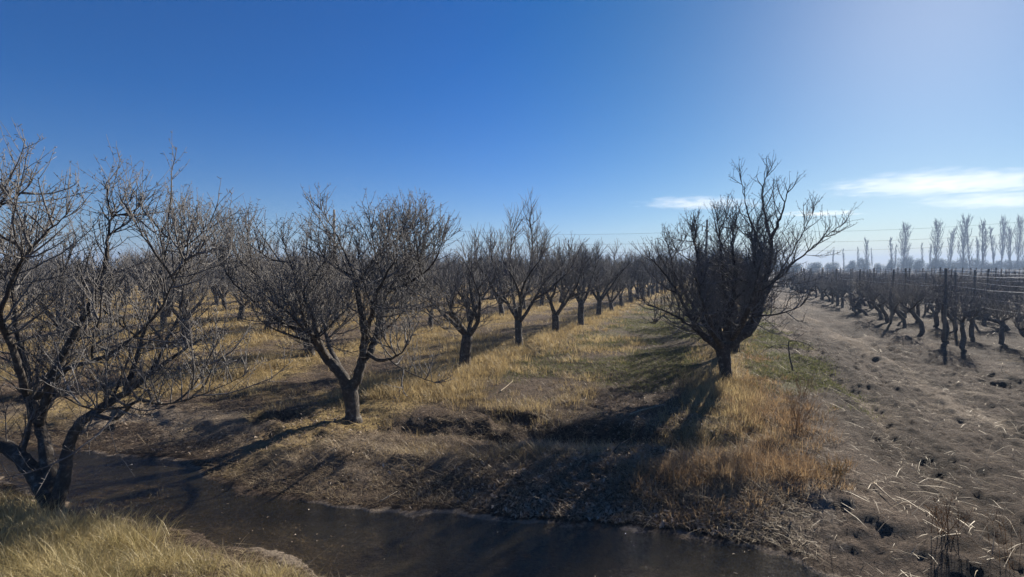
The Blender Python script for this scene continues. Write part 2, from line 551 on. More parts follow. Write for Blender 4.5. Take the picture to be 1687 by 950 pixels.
# ------------------------------------------------------------------ growing bare trees
def nrm(a):
    s = math.sqrt(a[0] * a[0] + a[1] * a[1] + a[2] * a[2]) + 1e-9
    return (a[0] / s, a[1] / s, a[2] / s)
def grow(R, p, d, L, n, wander, up):
    st = L / (n - 1)
    pts = [tuple(p)]
    d = nrm(d)
    g = R.gauss
    for _ in range(n - 1):
        d = nrm((d[0] + g(0, wander), d[1] + g(0, wander), d[2] + g(0, wander) + up))
        p = (p[0] + d[0] * st, p[1] + d[1] * st, p[2] + d[2] * st)
        pts.append(p)
    return pts
def taper(r0, r1, n, pw=1.0):
    t = np.linspace(0, 1, n)
    return r0 + (r1 - r0) * t ** pw
def pick(pts, t):
    f = t * (len(pts) - 1)
    i = min(int(f), len(pts) - 2)
    f -= i
    a, b = pts[i], pts[i + 1]
    return tuple(a[k] + (b[k] - a[k]) * f for k in range(3)), nrm(tuple(b[k] - a[k] for k in range(3)))
def side_dir(R, d, spread, up, out=None):
    while True:
        q = (R.gauss(0, 1), R.gauss(0, 1), R.gauss(0, 1))
        dt = q[0] * d[0] + q[1] * d[1] + q[2] * d[2]
        q = (q[0] - dt * d[0], q[1] - dt * d[1], q[2] - dt * d[2])
        if q[0] ** 2 + q[1] ** 2 + q[2] ** 2 > .2:
            break
    q = nrm(q)
    return nrm((q[0] * spread + d[0] * (1.1 - spread), q[1] * spread + d[1] * (1.1 - spread), q[2] * spread + d[2] * (1.1 - spread) + up))
def smooth_line(pts, rr, n):
    """Catmull-Rom through the points"""
    P = np.array(pts, float); rr = np.array(rr, float)
    m = len(P)
    Q = np.vstack([2 * P[0] - P[1], P, 2 * P[-1] - P[-2]])
    out, ro = [], []
    for t in np.linspace(0, m - 1 - 1e-6, n):
        i = int(t); f = t - i
        a, b, c, d = Q[i], Q[i + 1], Q[i + 2], Q[i + 3]
        out.append(.5 * ((2 * b) + (-a + c) * f + (2 * a - 5 * b + 4 * c - d) * f * f + (-a + 3 * b - 3 * c + d) * f ** 3))
        ro.append(rr[i] * (1 - f) + rr[i + 1] * f)
    return [tuple(q) for q in out], np.array(ro)

def clothe(R, limbs, dens=1.0, blen=(.45, 1.2), slen=(.12, .5), t0=.3, spurs=True, thick=1.0, upb=.10, shoots=.5, ends=(.8, 1.5), tip=0.0):
    """branches, shoots and spurs on the given limb lines; returns chains for thick and thin wood"""
    mid, fine = [], []
    stems = []
    for pts, rr, t0_, w_ in limbs:
        L = sum(math.dist(pts[i], pts[i + 1]) for i in range(len(pts) - 1))
        nb = max(2, int(L * (1 - t0_) / .062 * dens * w_))
        for k in range(nb):
            t = t0_ + (1 - t0_) * (k + R.random()) / nb
            p, d = pick(pts, t)
            l = R.uniform(*blen) * (1.15 - .45 * t) * (1 - .5 * tip * t)
            if R.random() < shoots and t > .35:        # upright water shoot
                dd = nrm((R.gauss(0, .25), R.gauss(0, .25), 1))
                l = R.uniform(.5, 1.05) * (blen[1] / 1.2) * (1 - tip * t)
                r0 = .0065 * thick * R.uniform(.7, 1.3)
                q = grow(R, p, dd, l, 8, .07, .05)
            else:
                dd = side_dir(R, d, .75, .12)
                r0 = .010 * thick * R.uniform(.6, 1.5)
                q = grow(R, p, dd, l, 8, .11, upb)
            mid.append((q, taper(r0, .0036 * thick, 8)))
            stems.append((q, l, r0))
        p, d = pick(pts, 1.0)                          # the limb's own leading shoots
        for _ in range(3):
            l = R.uniform(*ends) * .8
            q = grow(R, p, nrm((d[0] + R.gauss(0, .3), d[1] + R.gauss(0, .3), d[2] + .4)), l, 9, .10, .06)
            mid.append((q, taper(max(.5 * rr[-1], .009 * thick), .003 * thick, 9)))
            stems.append((q, l, .01))
    sub = []
    for q, l, r0 in stems:
        ns = max(2, int(l / .065 * dens))
        for k in range(ns):
            t = .12 + .86 * (k + R.random()) / ns
            p, d = pick(q, t)
            ls = R.uniform(*slen) * (1.15 - .6 * t)
            s = grow(R, p, side_dir(R, d, .62, .30), ls, 5, .09, .08)
            fine.append((s, taper(.0042 * thick, .0022 * thick, 5)))
            sub.append((s, ls))
    if spurs:
        for s, ls in sub + [(a, b) for a, b, _ in stems]:
            for k in range(max(1, int(ls / .085))):
                p, d = pick(s, R.uniform(.15, 1))
                e = grow(R, p, side_dir(R, d, .8, .15), R.uniform(.012, .045), 2, .1, 0)
                fine.append((e, np.array([.0034 * thick, .0042 * thick])))
    return mid, fine

def wood_object(root, trunks, limbs, mid, fine, local, sides=8, rough=.02):
    def sh(ch):
        return [(np.array(p) - local, r) for p, r in ch]
    link('trunk', tube_mesh('trunk', sh(trunks), 14, BARK, rough * 1.6), root)
    for p, r in limbs:
        link('limb', tube_mesh('limb', sh([(p, r)]), sides, BARK, rough), root)
    v1, f1 = tubes(sh(mid), 5)
    v2, f2 = tubes(sh(fine), 3)
    n = len(v1)
    link('crown', new_mesh('crown', np.vstack([v1, v2]), f1 + [a + n for a in f2], TWIG, True), root)

GROUP_TREES = 'bare fruit trees planted in the orchard rows'
def hero(label, base, Z, trunk, limbs, seed, root_flare=1.5, fill=2, squash=0.0, slim=1.0, **kw):
    """trunk/limbs: [(px, py, depth offset, half width in photo px), ...] measured on the photograph, set at the tree's real distance"""
    R = random.Random(seed)
    s = Z / F
    bp = at(base[0], base[1], Z)
    gz = H1(bp[0], bp[1])
    loc = np.array([bp[0], bp[1], gz])
    root = empty('fruit_tree', loc, label, 'tree', GROUP_TREES)
    def line(pl, n):
        P = [at(a[0], a[1] + max(0, 430 - a[1]) * squash, Z + a[2]) for a in pl]
        return smooth_line(P, [a[3] * s * slim for a in pl], n)
    tr, trr = line(trunk, 14)
    tr[0] = (tr[0][0], tr[0][1], gz - .12)
    trr = trr * 1.0
    trr[0] *= root_flare; trr[1] *= (1 + root_flare) / 2
    ll, cl = [], []
    for l in limbs:
        pts, r = line(l['p'], 5 * len(l['p']))
        j = .25 * s * 10
        pts = [(p[0] + R.gauss(0, j * .25), p[1] + R.gauss(0, j * .25), p[2] + R.gauss(0, j * .25)) if 0 < i else p for i, p in enumerate(pts)]
        r = r * np.linspace(1, .5, len(r))
        ll.append((pts, r))
        cl.append((pts, r, l.get('t0', .3), l.get('w', 1.0)))
    for (pts, r, t0_, w_), nf in zip(list(cl), [l.get('fill', fill) for l in limbs]):                   # secondary limbs that fill the crown
        for _ in range(nf):
            t = R.uniform(.3, .9)
            p, d = pick(pts, t)
            L = R.uniform(.7, 1.35) * kw.get('reach', 1.0) * (1.3 - .95 * t)
            q = grow(R, p, side_dir(R, d, .75, .25), L, 12, .09, .05)
            rr = taper(max(.010, min(.026, r[int(t * (len(r) - 1))] * .5)), .006, 12)
            ll.append((q, rr)); cl.append((q, rr, .12, .8))
    kw.pop('reach', None)
    mid, fine = clothe(R, cl, **kw)
    wood_object(root, [(tr, trr)], ll, mid, fine, loc, 9)
    return root

# --- the big tree on the near bank, by the water
Z1 = 5.0
hero('large gnarled bare tree on the grassy near bank, forked low beside the water', (86, 858), Z1,
     [(90, 858, 0, 17), (86, 838, 0, 18), (80, 815, 0, 19), (72, 795, 0, 18)],
     [dict(p=[(78, 815, 0, 17), (52, 775, .05, 17), (20, 742, .1, 16), (-30, 715, .2, 14), (-90, 670, .3, 11), (-140, 600, .4, 7)], t0=.35, w=1),
      dict(p=[(84, 805, .05, 13), (78, 765, .1, 14), (68, 710, .2, 13), (50, 655, .3, 12), (40, 600, .4, 10), (28, 540, .4, 8), (20, 470, .4, 5), (5, 400, .4, 3)], t0=.35, w=1.2),
      dict(p=[(92, 835, -.05, 13), (104, 790, -.05, 13), (112, 740, -.0, 12), (128, 702, 0, 12), (165, 672, .1, 11), (205, 648, .2, 10), (245, 618, .3, 9), (290, 585, .4, 6), (330, 560, .6, 3.5)], t0=.5, w=1.5),
      dict(p=[(66, 700, .2, 8), (85, 625, .1, 8), (112, 568, .1, 8), (145, 510, .15, 7.5), (160, 470, .2, 7), (175, 425, .2, 6), (178, 380, .25, 4), (184, 330, .3, 3), (214, 290, .3, 1.6)], t0=.3, w=.8),
      dict(p=[(60, 655, -.1, 6), (105, 610, -.2, 5), (165, 590, -.3, 4.5), (215, 560, -.4, 4), (262, 510, -.4, 3), (300, 440, -.4, 2), (330, 400, -.4, 1.3)], t0=.3, w=.8),
      dict(p=[(45, 650, -.1, 7), (20, 570, -.3, 6), (0, 520, -.5, 5), (30, 440, -.6, 4), (62, 385, -.7, 3), (110, 320, -.8, 1.5)], t0=.2, w=.9),
      dict(p=[(-30, 715, .2, 8), (-60, 640, -.1, 7), (-70, 540, -.3, 5), (-50, 430, -.4, 4), (-20, 340, -.5, 3), (10, 275, -.5, 1.5)], t0=.25, w=1.1),
      dict(p=[(150, 680, 0, 5), (190, 690, -.2, 4), (225, 660, -.4, 3.5), (262, 665, -.5, 2.5), (320, 655, -.6, 1.6), (400, 620, -.6, 1)], t0=.3, w=.7),
      dict(p=[(205, 648, .2, 6), (222, 600, .3, 5), (240, 540, .4, 4), (262, 470, .45, 3), (275, 400, .5, 2), (285, 345, .5, 1.2)], t0=.15, w=.9),
      dict(p=[(250, 615, .3, 4), (275, 560, .5, 3.5), (300, 500, .6, 2.6), (296, 430, .6, 2), (312, 370, .6, 1)], t0=.15, w=.9),
      dict(p=[(60, 690, .4, 8), (90, 650, .9, 6), (110, 560, 1.3, 4.5), (100, 470, 1.5, 3), (120, 400, 1.6, 2)], t0=.25, w=1)],
     11, dens=.9, blen=(.35, 1.0), slen=(.14, .55), shoots=.5, ends=(.1, .3), reach=.7, tip=.7, thick=.8, fill=3, squash=.3, slim=.84)
# --- the open tree in the middle, standing beyond the water
Z2 = gp(580, 690)[1]
hero('bare tree with a low wide fork just beyond the water, power pole behind its crown', (580, 692), Z2,
     [(581, 695, 0, 14), (580, 670, 0, 13), (577, 650, 0, 14), (574, 636, 0, 14)],
     [dict(p=[(576, 645, 0, 11), (562, 615, .0, 10.5), (540, 590, .05, 10), (525, 570, .1, 9), (512, 545, .1, 8), (495, 515, .1, 6.5), (462, 485, .1, 5), (425, 455, .1, 3.5), (392, 425, .1, 2)], t0=.35, w=1.2),
      dict(p=[(528, 575, .1, 7), (522, 550, -.1, 6.5), (516, 520, -.2, 5.5), (500, 485, -.3, 4.5), (480, 440, -.3, 3.2), (468, 400, -.3, 2)], t0=.2, w=1.1),
      dict(p=[(578, 645, 0, 11), (589, 620, 0, 10), (597, 590, 0, 9), (601, 560, 0, 8.5), (597, 525, 0, 7.5), (590, 490, 0, 6.5), (583, 455, 0, 5), (572, 425, 0, 3.6), (553, 385, 0, 2.4), (530, 345, 0, 1.5)], t0=.35, w=1.0),
      dict(p=[(597, 595, 0, 7.5), (612, 575, .1, 7), (621, 550, .2, 6.5), (625, 520, .3, 5.5), (640, 480, .4, 4.5), (668, 445, .5, 3.4), (700, 410, .5, 2)], t0=.25, w=1.2),
      dict(p=[(606, 583, 0, 4), (626, 593, -.3, 3.6), (646, 590, -.5, 3), (664, 578, -.7, 2), (676, 560, -.8, 1.3)], t0=.3, w=.5),
      dict(p=[(588, 470, 0, 5), (605, 440, -.1, 4.4), (628, 415, -.2, 3.6), (640, 380, -.3, 2.5)], t0=.2, w=1),
      dict(p=[(600, 560, 0, 6), (612, 520, -.6, 5), (622, 480, -1.0, 4), (650, 430, -1.3, 2.5)], t0=.25, w=1),
      dict(p=[(560, 612, .1, 6), (540, 560, .8, 5), (530, 510, 1.2, 4), (545, 450, 1.5, 2.5)], t0=.25, w=1),
      dict(p=[(540, 590, 0, 5), (520, 560, -.7, 4.5), (490, 530, -1.1, 3.5), (455, 500, -1.3, 2.2)], t0=.25, w=1),
      dict(p=[(514, 548, .1, 5), (470, 535, .0, 4), (430, 505, -.1, 3.2), (385, 465, -.1, 2.4), (362, 430, -.1, 1.6)], t0=.2, w=1.3, fill=3),
      dict(p=[(470, 490, .1, 4), (430, 470, .5, 3), (395, 430, .7, 2.4), (380, 390, .7, 1.6)], t0=.15, w=1.2),
      dict(p=[(640, 480, .4, 4), (680, 462, .0, 3), (712, 435, -.2, 2.4), (728, 400, -.3, 1.6)], t0=.15, w=1.2),
      dict(p=[(625, 520, .3, 3.5), (665, 500, .4, 3), (700, 470, .4, 2)], t0=.2, w=1)],
     23, dens=.95, blen=(.35, 1.05), slen=(.12, .55), shoots=.7, thick=.92, ends=(.25, .5), fill=3, reach=.8, tip=.6, slim=.9)
# --- the dense tree at the head of the row by the dirt track
Z3 = gp(1195, 632)[1]
hero('dense bare tree on a straight single trunk where the row meets the dirt track', (1196, 634), Z3,
     [(1197, 636, 0, 12), (1195, 610, 0, 11), (1192, 585, 0, 11.5), (1190, 562, 0, 14)],
     [dict(p=[(1192, 575, 0, 11), (1214, 556, 0, 12), (1236, 540, 0, 11), (1249, 512, .1, 10), (1256, 480, .1, 8), (1266, 440, .1, 6.5), (1270, 400, .1, 5), (1262, 365, .1, 4), (1256, 325, .1, 2.6), (1262, 290, .1, 1.5)], t0=.3, w=.75, fill=1),
      dict(p=[(1188, 575, 0, 8), (1160, 553, 0, 7), (1142, 530, -.1, 5), (1122, 492, -.2, 4), (1098, 455, -.3, 3), (1072, 425, -.4, 1.6)], t0=.2, w=1.5, fill=4),
      dict(p=[(1190, 570, 0, 10), (1180, 540, .1, 9), (1170, 505, .2, 7.5), (1160, 460, .2, 5.5), (1148, 415, .2, 3.5), (1145, 385, .2, 2)], t0=.2, w=1.8, fill=4),
      dict(p=[(1192, 570, 0, 9), (1200, 535, -.1, 8), (1206, 495, -.2, 6.5), (1212, 450, -.3, 4.5), (1206, 405, -.3, 3), (1212, 365, -.3, 1.8)], t0=.2, w=1.6),
      dict(p=[(1256, 485, .1, 4), (1286, 450, .2, 2.8), (1318, 425, .3, 2), (1352, 395, .3, 1.6), (1384, 372, .3, 1.2)], t0=.25, w=.8, fill=0),
      dict(p=[(1240, 535, .1, 3.4), (1264, 485, .5, 2.8), (1290, 440, .8, 2), (1316, 395, 1.0, 1.6), (1340, 350, 1.0, 1.1)], t0=.3, w=.8, fill=0),
      dict(p=[(1190, 572, 0, 7), (1175, 545, -.7, 6.5), (1160, 505, -1.2, 5), (1145, 455, -1.4, 3)], t0=.2, w=1.5),
      dict(p=[(1194, 572, 0, 7), (1215, 545, .8, 6.5), (1225, 500, 1.3, 5), (1235, 445, 1.5, 3)], t0=.2, w=1.5),
      dict(p=[(1205, 560, 0, 6), (1225, 530, -.7, 5.5), (1240, 485, -1.1, 4), (1255, 430, -1.2, 2.5)], t0=.2, w=1.5),
      dict(p=[(1150, 545, 0, 3), (1120, 525, -.2, 2.6), (1090, 510, -.3, 2), (1062, 500, -.4, 1.2)], t0=.15, w=1.2, fill=3),
      dict(p=[(1198, 560, 0, 7), (1196, 500, .3, 6), (1192, 450, .5, 4.5), (1186, 400, .5, 3), (1182, 360, .5, 1.8)], t0=.2, w=1.6, fill=4),
      dict(p=[(1240, 530, 0, 6), (1246, 470, -.4, 5), (1244, 430, -.6, 3.6), (1238, 385, -.6, 2.2)], t0=.15, w=1.6, fill=4),
      dict(p=[(1180, 560, 0, 5), (1140, 500, .6, 4), (1112, 450, .8, 3), (1100, 400, .8, 1.8)], t0=.2, w=1.6, fill=4),
      dict(p=[(1266, 440, .1, 4), (1250, 400, .0, 3), (1232, 350, -.1, 2), (1222, 300, -.1, 1.1)], t0=.15, w=.5, fill=0),
      dict(p=[(1268, 400, .1, 3.5), (1285, 360, .0, 2.6), (1298, 315, 0, 1.6)], t0=.15, w=.5, fill=0)],
     37, dens=.78, blen=(.4, 1.1), slen=(.12, .5), shoots=.5, ends=(.2, .5), thick=.95, fill=3, reach=.8, tip=.6, slim=.9)

# --- prototypes for the rows behind
def proto_tree(seed, h, spread, trunk_h, nl, tall=False, stub=False):
    R = random.Random(seed)
    r0 = R.uniform(.095, .13)
    lean = (R.gauss(0, .06), R.gauss(0, .06), 1)
    tr = grow(R, (0, 0, -.12), lean, trunk_h + .2, 7, .05, .05)
    trr = taper(r0 * 1.25, r0 * .95, 7, .5)
    top = tr[-1]
    limbs = []
    a0 = R.uniform(0, 6.28)
    for k in range(nl):
        a = a0 + 6.283 * k / nl + R.gauss(0, .25)
        sl = R.uniform(.55, 1.05)
        d = (math.cos(a) * sl, math.sin(a) * sl, 1)
        L = (h - trunk_h) * R.uniform(.55, .8) * spread
        p = pick(tr, R.uniform(.82, .99))[0]
        q = grow(R, p, d, L, 12, .09, .05)
        limbs.append((q, taper(r0 * R.uniform(.5, .7), .010, 12, .7)))
        if R.random() < .8:
            p2, d2 = pick(q, R.uniform(.25, .5))
            q2 = grow(R, p2, side_dir(R, d2, .6, .2), L * R.uniform(.5, .75), 9, .11, .06)
            limbs.append((q2, taper(r0 * .4, .012, 9)))
    if tall:
        p2, _ = pick(limbs[0][0], .5)
        q2 = grow(R, p2, (.05, .02, 1), 1.5, 9, .05, .08)
        limbs.append((q2, taper(.035, .01, 9)))
    if stub:
        q = grow(R, pick(tr, .9)[0], (-.5, .1, .8), .35, 5, .25, .1)
        limbs.append((q, taper(.06, .035, 5)))
    mid, fine = clothe(R, [(a, b, .22, 1.0) for a, b in limbs], dens=.85, blen=(.35, 1.0), slen=(.15, .55), shoots=.55, spurs=False, thick=1.35, ends=(.45, .95))
    t = tube_mesh('trunk', [(tr, trr)] + limbs, 7, BARK, .02)
    v1, f1 = tubes(mid, 4)
    v2, f2 = tubes(fine, 3)
    c = new_mesh('crown', np.vstack([v1, v2]), f1 + [x + len(v1) for x in f2], TWIG, True)
    return t, c
PROT = [proto_tree(101, 3.6, 1.05, .75, 5), proto_tree(102, 3.8, 1.0, .55, 5, tall=True), proto_tree(103, 3.4, 1.1, .6, 4),
        proto_tree(104, 3.7, 1.0, .85, 5), proto_tree(105, 3.3, .95, .7, 4, stub=True), proto_tree(106, 3.6, 1.12, .5, 5), proto_tree(107, 3.0, 1.0, .8, 3), proto_tree(108, 3.9, .9, .65, 4, tall=True)]
ORD = ['first', 'second', 'third', 'fourth', 'fifth', 'sixth', 'seventh', 'eighth', 'ninth', 'tenth', 'eleventh', 'twelfth', 'thirteenth', 'fourteenth', 'fifteenth',
       'sixteenth', 'seventeenth', 'eighteenth', 'nineteenth', 'twentieth', 'twenty-first', 'twenty-second', 'twenty-third', 'twenty-fourth', 'twenty-fifth',
       'twenty-sixth', 'twenty-seventh', 'twenty-eighth', 'twenty-ninth', 'thirtieth']
RT = random.Random(5)
def plant(x, y, k, rz, s, label):
    e = empty('fruit_tree', (x, y, H1(x, y)), label, 'tree', GROUP_TREES)
    e.rotation_euler = (0, 0, rz)
    e.scale = (s * RT.uniform(.9, 1.15), s * RT.uniform(.9, 1.15), s * RT.uniform(.86, 1.08))
    link('trunk', PROT[k][0], e); link('crown', PROT[k][1], e)
    return e
spots = []
rowA = [(765, 608, 4, .92), (856, 576, 1, 1.08), (915, 552, 2, .98), (957, 537, 3, .98), (985, 525, 0, 1.0), (1008, 516, 5, .9), (1024, 509, 4, .85), (1039, 501, 3, .95), (1050, 497, 2, .95), (1058, 494, 0, .95), (1068, 491, 1, .9), (1076, 487, 5, .95)]
for i, (a, b, k, s) in enumerate(rowA):
    p = gp(a, b)
    spots.append((p[0], p[1], k, s, 'bare fruit tree, %s beyond the wide forked tree in its row along the grassy alley' % ORD[i]))
s_last = float(np.dot(gp(1076, 487)[:2], U))
for i in range(11):
    s = s_last + 2.9 * (i + 1)
    q = U * s + V * (ROWS[1] + RT.gauss(0, .12))
    spots.append((q[0], q[1], RT.randrange(8), RT.uniform(.88, 1.05), 'bare fruit tree far down the grassy alley, %s from its nearer end in that row' % ORD[i + 12]))
for i in range(18):                                     # the row behind the dense tree
    s = 14.6 + 3.05 * i
    q = U * s + V * (-.05 + RT.gauss(0, .12))
    spots.append((q[0], q[1], RT.randrange(8), RT.uniform(.85, 1.0), 'bare fruit tree, %s behind the dense tree in the row beside the dirt track' % ORD[i]))
side_names = ['second', 'third', 'fourth', 'fifth', 'sixth', 'seventh', 'eighth', 'ninth', 'tenth', 'eleventh', 'twelfth', 'thirteenth', 'fourteenth']
rowB = [(237, 655), (485, 596), (626, 585), (716, 547)]
for ri, v in enumerate(ROWS[2:15]):
    n = 0
    s = 6.0 + RT.uniform(0, 2)
    if ri == 0:
        s = 13.0 - 3.05 * 2
    while True:
        s += 3.05 + RT.gauss(0, .1)
        q = U * s + V * (v + RT.gauss(0, .12))
        if s > 92 or q[1] > 90: break
        if q[1] < 5 or abs(q[0]) / q[1] > 1.12 or canal(np.array([q[0]]), np.array([q[1]]))[0][0] < .6: continue
        if RT.random() < .04: continue
        if ri > 5 and RT.random() < .25: continue
        if ri == 0 and 9.5 < q[1] < 11.2 and q[0] < -4: pass
        spots.append((q[0], q[1], RT.randrange(8), RT.uniform(.84, 1.04), 'bare fruit tree, %s tree of the %s row to the left of the grassy alley' % (ORD[n], side_names[ri])))
        n += 1
spots.sort(key=lambda t: t[0] ** 2 + t[1] ** 2)
print('orchard trees', len(spots))
for i, (x, y, k, s, lab) in enumerate(spots[:296]):
    plant(x, y, k, RT.uniform(0, 6.28), s, lab)

# ------------------------------------------------------------------ vineyard beyond the dirt track
def proto_vine(seed):
    R = random.Random(seed)
    lean = (R.gauss(0, .13), R.gauss(0, .12), 1)
    h = R.uniform(.8, 1.0)
    tr = grow(R, (0, 0, -.08), lean, h, 8, .16, .08)
    chains = [(tr, taper(.075, .055, 8) * np.array([R.uniform(.85, 1.2) for _ in range(8)]))]
    arms = []
    for sgn in (-1, 1):
        q = grow(R, tr[-1], (.15, sgn * .8, .45), .65, 7, .15, -.03)
        chains.append((q, taper(.038, .02, 7))); arms.append(q)
    link_m = tube_mesh('trunk', chains, 7, VINEB, .03)
    mid = []
    for q in arms + [tr[4:]]:
        for _ in range(26):
            p, d = pick(q, R.uniform(.15, 1))
            c = grow(R, p, (R.gauss(0, .35), R.gauss(0, .35), 1), R.uniform(.5, 1.15), 8, .16, .03)
            mid.append((c, taper(.0065, .0035, 8)))
            for _ in range(2):
                p2, d2 = pick(c, R.uniform(.2, .9))
                mid.append((grow(R, p2, side_dir(R, d2, .8, 0), R.uniform(.15, .5), 8, .2, -.02), taper(.0045, .003, 8)))
    v, f = tubes(mid, 3)
    return link_m, new_mesh('canes', v, f, TWIG, True)
VP = [proto_vine(s) for s in (301, 302, 303, 304, 305)]
RV = random.Random(9)
vrows = [6.35, 7.75] + [9.6 + 1.95 * i for i in range(13)]
vspots = []
for ri, v in enumerate(vrows):
    smin = {0: 18.5, 1: 16.2}.get(ri, 2.32 * v)
    n = 0
    s = smin
    while s < 76:
        q = U * s + V * (v + RV.gauss(0, .07))
        if q[0] / q[1] < 1.06:
            vspots.append((q[0], q[1], ri, n)); n += 1
        s += 1.75 + RV.gauss(0, .12) + .02 * ri * 2
vspots.sort(key=lambda t: t[0] ** 2 + t[1] ** 2)
print('vines', len(vspots))
vl = ['the trellis row edging the dirt track'] + ['the %s trellis row from the dirt track' % ORD[i + 1] for i in range(15)]
for x, y, ri, n in vspots[:290]:
    k = RV.randrange(5)
    e = empty('grape_vine', (x, y, H1(x, y)), 'gnarled leafless grape vine, %s vine along %s' % (ORD[n] if n < 30 else 'number %d' % (n + 1), vl[ri]), 'grape vine', 'grape vines in the trellis rows')
    e.rotation_euler = (0, 0, -ROW_AZ + RV.gauss(0, .2) + (PI if RV.random() < .5 else 0))
    z = RV.uniform(.9, 1.12)
    e.scale = (z, z, z)
    link('trunk', VP[k][0], e); link('canes', VP[k][1], e)
for ri, v in enumerate(vrows):
    s0 = {0: 20.0, 1: 17.8}.get(ri, 2.25 * v)
    ss = list(np.arange(s0, 80, 5.6))
    q0 = U * ss[0] + V * v
    base = np.array([q0[0], q0[1], H1(q0[0], q0[1])])
    t = empty('vineyard_trellis', base, 'weathered post and wire trellis of %s' % vl[ri].replace('the ', 'the leafless ', 1), 'trellis', 'trellises of the vineyard')
    tops = []
    for s in ss:
        q = U * s + V * v
        zg = H1(q[0], q[1])
        lean = np.array([RV.gauss(0, .05), RV.gauss(0, .05)])
        p0 = np.array([q[0], q[1], zg - .1]) - base
        p1 = np.array([q[0] + lean[0], q[1] + lean[1], zg + 2.2 + RV.gauss(0, .06)]) - base
        pts = [p0 + (p1 - p0) * t_ for t_ in np.linspace(0, 1, 5)]
        link('post', tube_mesh('post', [(pts, np.array([.048, .046, .045, .043, .040]))], 8, WOOD, .02), t)
        tops.append((p0, p1))
    q = U * (ss[0] - 7) + V * v                        # the wire runs on to a nearer, unseen end
    for fr_, r_ in ((.97, .0032), (.78, .003), (.52, .003)):
        pts = []
        for (a, b), (c, d) in zip(tops[:-1], tops[1:]):
            A, B = a + (b - a) * fr_, c + (d - c) * fr_
            for u_ in np.linspace(0, 1, 7)[:-1]:
                P = A + (B - A) * u_
                P = P + np.array([0, 0, -.06 * 4 * u_ * (1 - u_)])
                pts.append(P)
        pts.append(tops[-1][0] + (tops[-1][1] - tops[-1][0]) * fr_)
        link('wire', tube_mesh('wire', [(pts, np.full(len(pts), r_ * 1.4))], 4, WIRE), t)

# ------------------------------------------------------------------ poplars and dark shrubs on the skyline
def proto_poplar(seed, slim):
    R = random.Random(seed)
    h = 24
    tr = grow(R, (0, 0, -.3), (R.gauss(0, .02), R.gauss(0, .02), 1), h * .95, 14, .02, .05)
    ch = [(tr, taper(.42, .07, 14))]
    mid = []
    for k in range(46):
        t = .16 + .8 * (k + R.random()) / 46
        p, d = pick(tr, t)
        a = R.uniform(0, 6.28)
        L = (2.2 + 6.5 * math.sin(min(1, (1.06 - t) * 1.25) * 1.9)) * slim * R.uniform(.6, 1.1)
        q = grow(R, p, (math.cos(a) * .42, math.sin(a) * .42, 1), L, 8, .06, .07)
        mid.append((q, taper(.10 * (1.1 - t), .03, 8)))
        for _ in range(15):
            p2, d2 = pick(q, R.uniform(.1, 1))
            mid.append((grow(R, p2, side_dir(R, d2, .42, .3), R.uniform(.5, 2.2) * slim, 8, .07, .05), taper(.065, .032, 8)))
    v, f = tubes(mid, 3)
    return tube_mesh('trunk', ch, 7, POPB), new_mesh('crown', v, f, POPB, True)
POP = [proto_poplar(401, 1.0), proto_poplar(402, .85), proto_poplar(403, .6), proto_poplar(404, 1.1)]
pops = [(1414, 405, 2, .8), (1429, 392, 1, .9), (1437, 407, 2, .6), (1468, 389, 2, 1), (1474, 401, 2, .7), (1488, 372, 3, 1.1), (1519, 398, 2, .7), (1532, 402, 1, .6), (1541, 367, 3, 1.0), (1564, 376, 1, 1),
        (1586, 360, 3, 1.05), (1598, 379, 2, .9), (1611, 391, 1, .7), (1619, 364, 1, 1.1), (1637, 372, 2, 1), (1650, 360, 0, .9), (1664, 373, 1, .9), (1676, 361, 3, .8), (1685, 382, 2, .9), (1390, 408, 2, .8), (1372, 410, 1, .6)]
RP = random.Random(77)
order = sorted(pops)
for i, (px, top, k, wd) in enumerate(order):
    Y = 235 + RP.uniform(-12, 25)
    p = at(px, 440, Y)
    hgt = at(px, top, Y)[2]
    s = hgt / 24.0
    e = empty('poplar_tree', (p[0], p[1], 0), 'slender leafless poplar on the hazy skyline, %s counted from the left in the poplar line' % ORD[i], 'tree', 'poplars along the skyline')
    e.rotation_euler = (0, 0, RP.uniform(0, 6.28))
    e.scale = (s * wd * .85, s * wd * .85, s)
    link('trunk', POP[k][0], e); link('crown', POP[k][1], e)
EVG = blade_mat('evergreen_foliage', [(.2, (.02, .03, .015)), (.6, (.045, .065, .03)), (.95, (.09, .11, .05))], .3, .2)
def proto_shrub(seed, bare=False):
    R = np.random.default_rng(seed)
    lob = R.uniform(-1, 1, (9, 3)) * np.array([.65, .65, .3]) + np.array([0, 0, .5])
    n = 6500
    c = lob[R.integers(0, 9, n)]
    d = R.normal(size=(n, 3)); d /= np.linalg.norm(d, axis=1, keepdims=True)
    p = c + d * (R.uniform(.25, .55, (n, 1)) * R.uniform(.7, 1, (n, 1)))
    p[:, 2] = np.maximum(p[:, 2], .02)
    a, b = R.normal(size=(n, 3)), R.normal(size=(n, 3))
    s = R.uniform(.02, .045, (n, 1))
    a = a / np.linalg.norm(a, axis=1, keepdims=True) * s
    b = b / np.linalg.norm(b, axis=1, keepdims=True) * s
    v = np.stack([p - a, p + b * .6, p + a, p - b * .6], 1).reshape(-1, 3)
    f = np.arange(4 * n).reshape(n, 4)
    RR = random.Random(seed)
    st = [(grow(RR, (0, 0, -.05), (RR.gauss(0, .4), RR.gauss(0, .4), 1), .8, 6, .1, .02), taper(.035, .01, 6)) for _ in range(7)]
    return tube_mesh('trunk', st, 5, POPB), new_mesh('crown', v, [f], EVG)
SHP = [proto_shrub(501), proto_shrub(502), proto_shrub(503)]
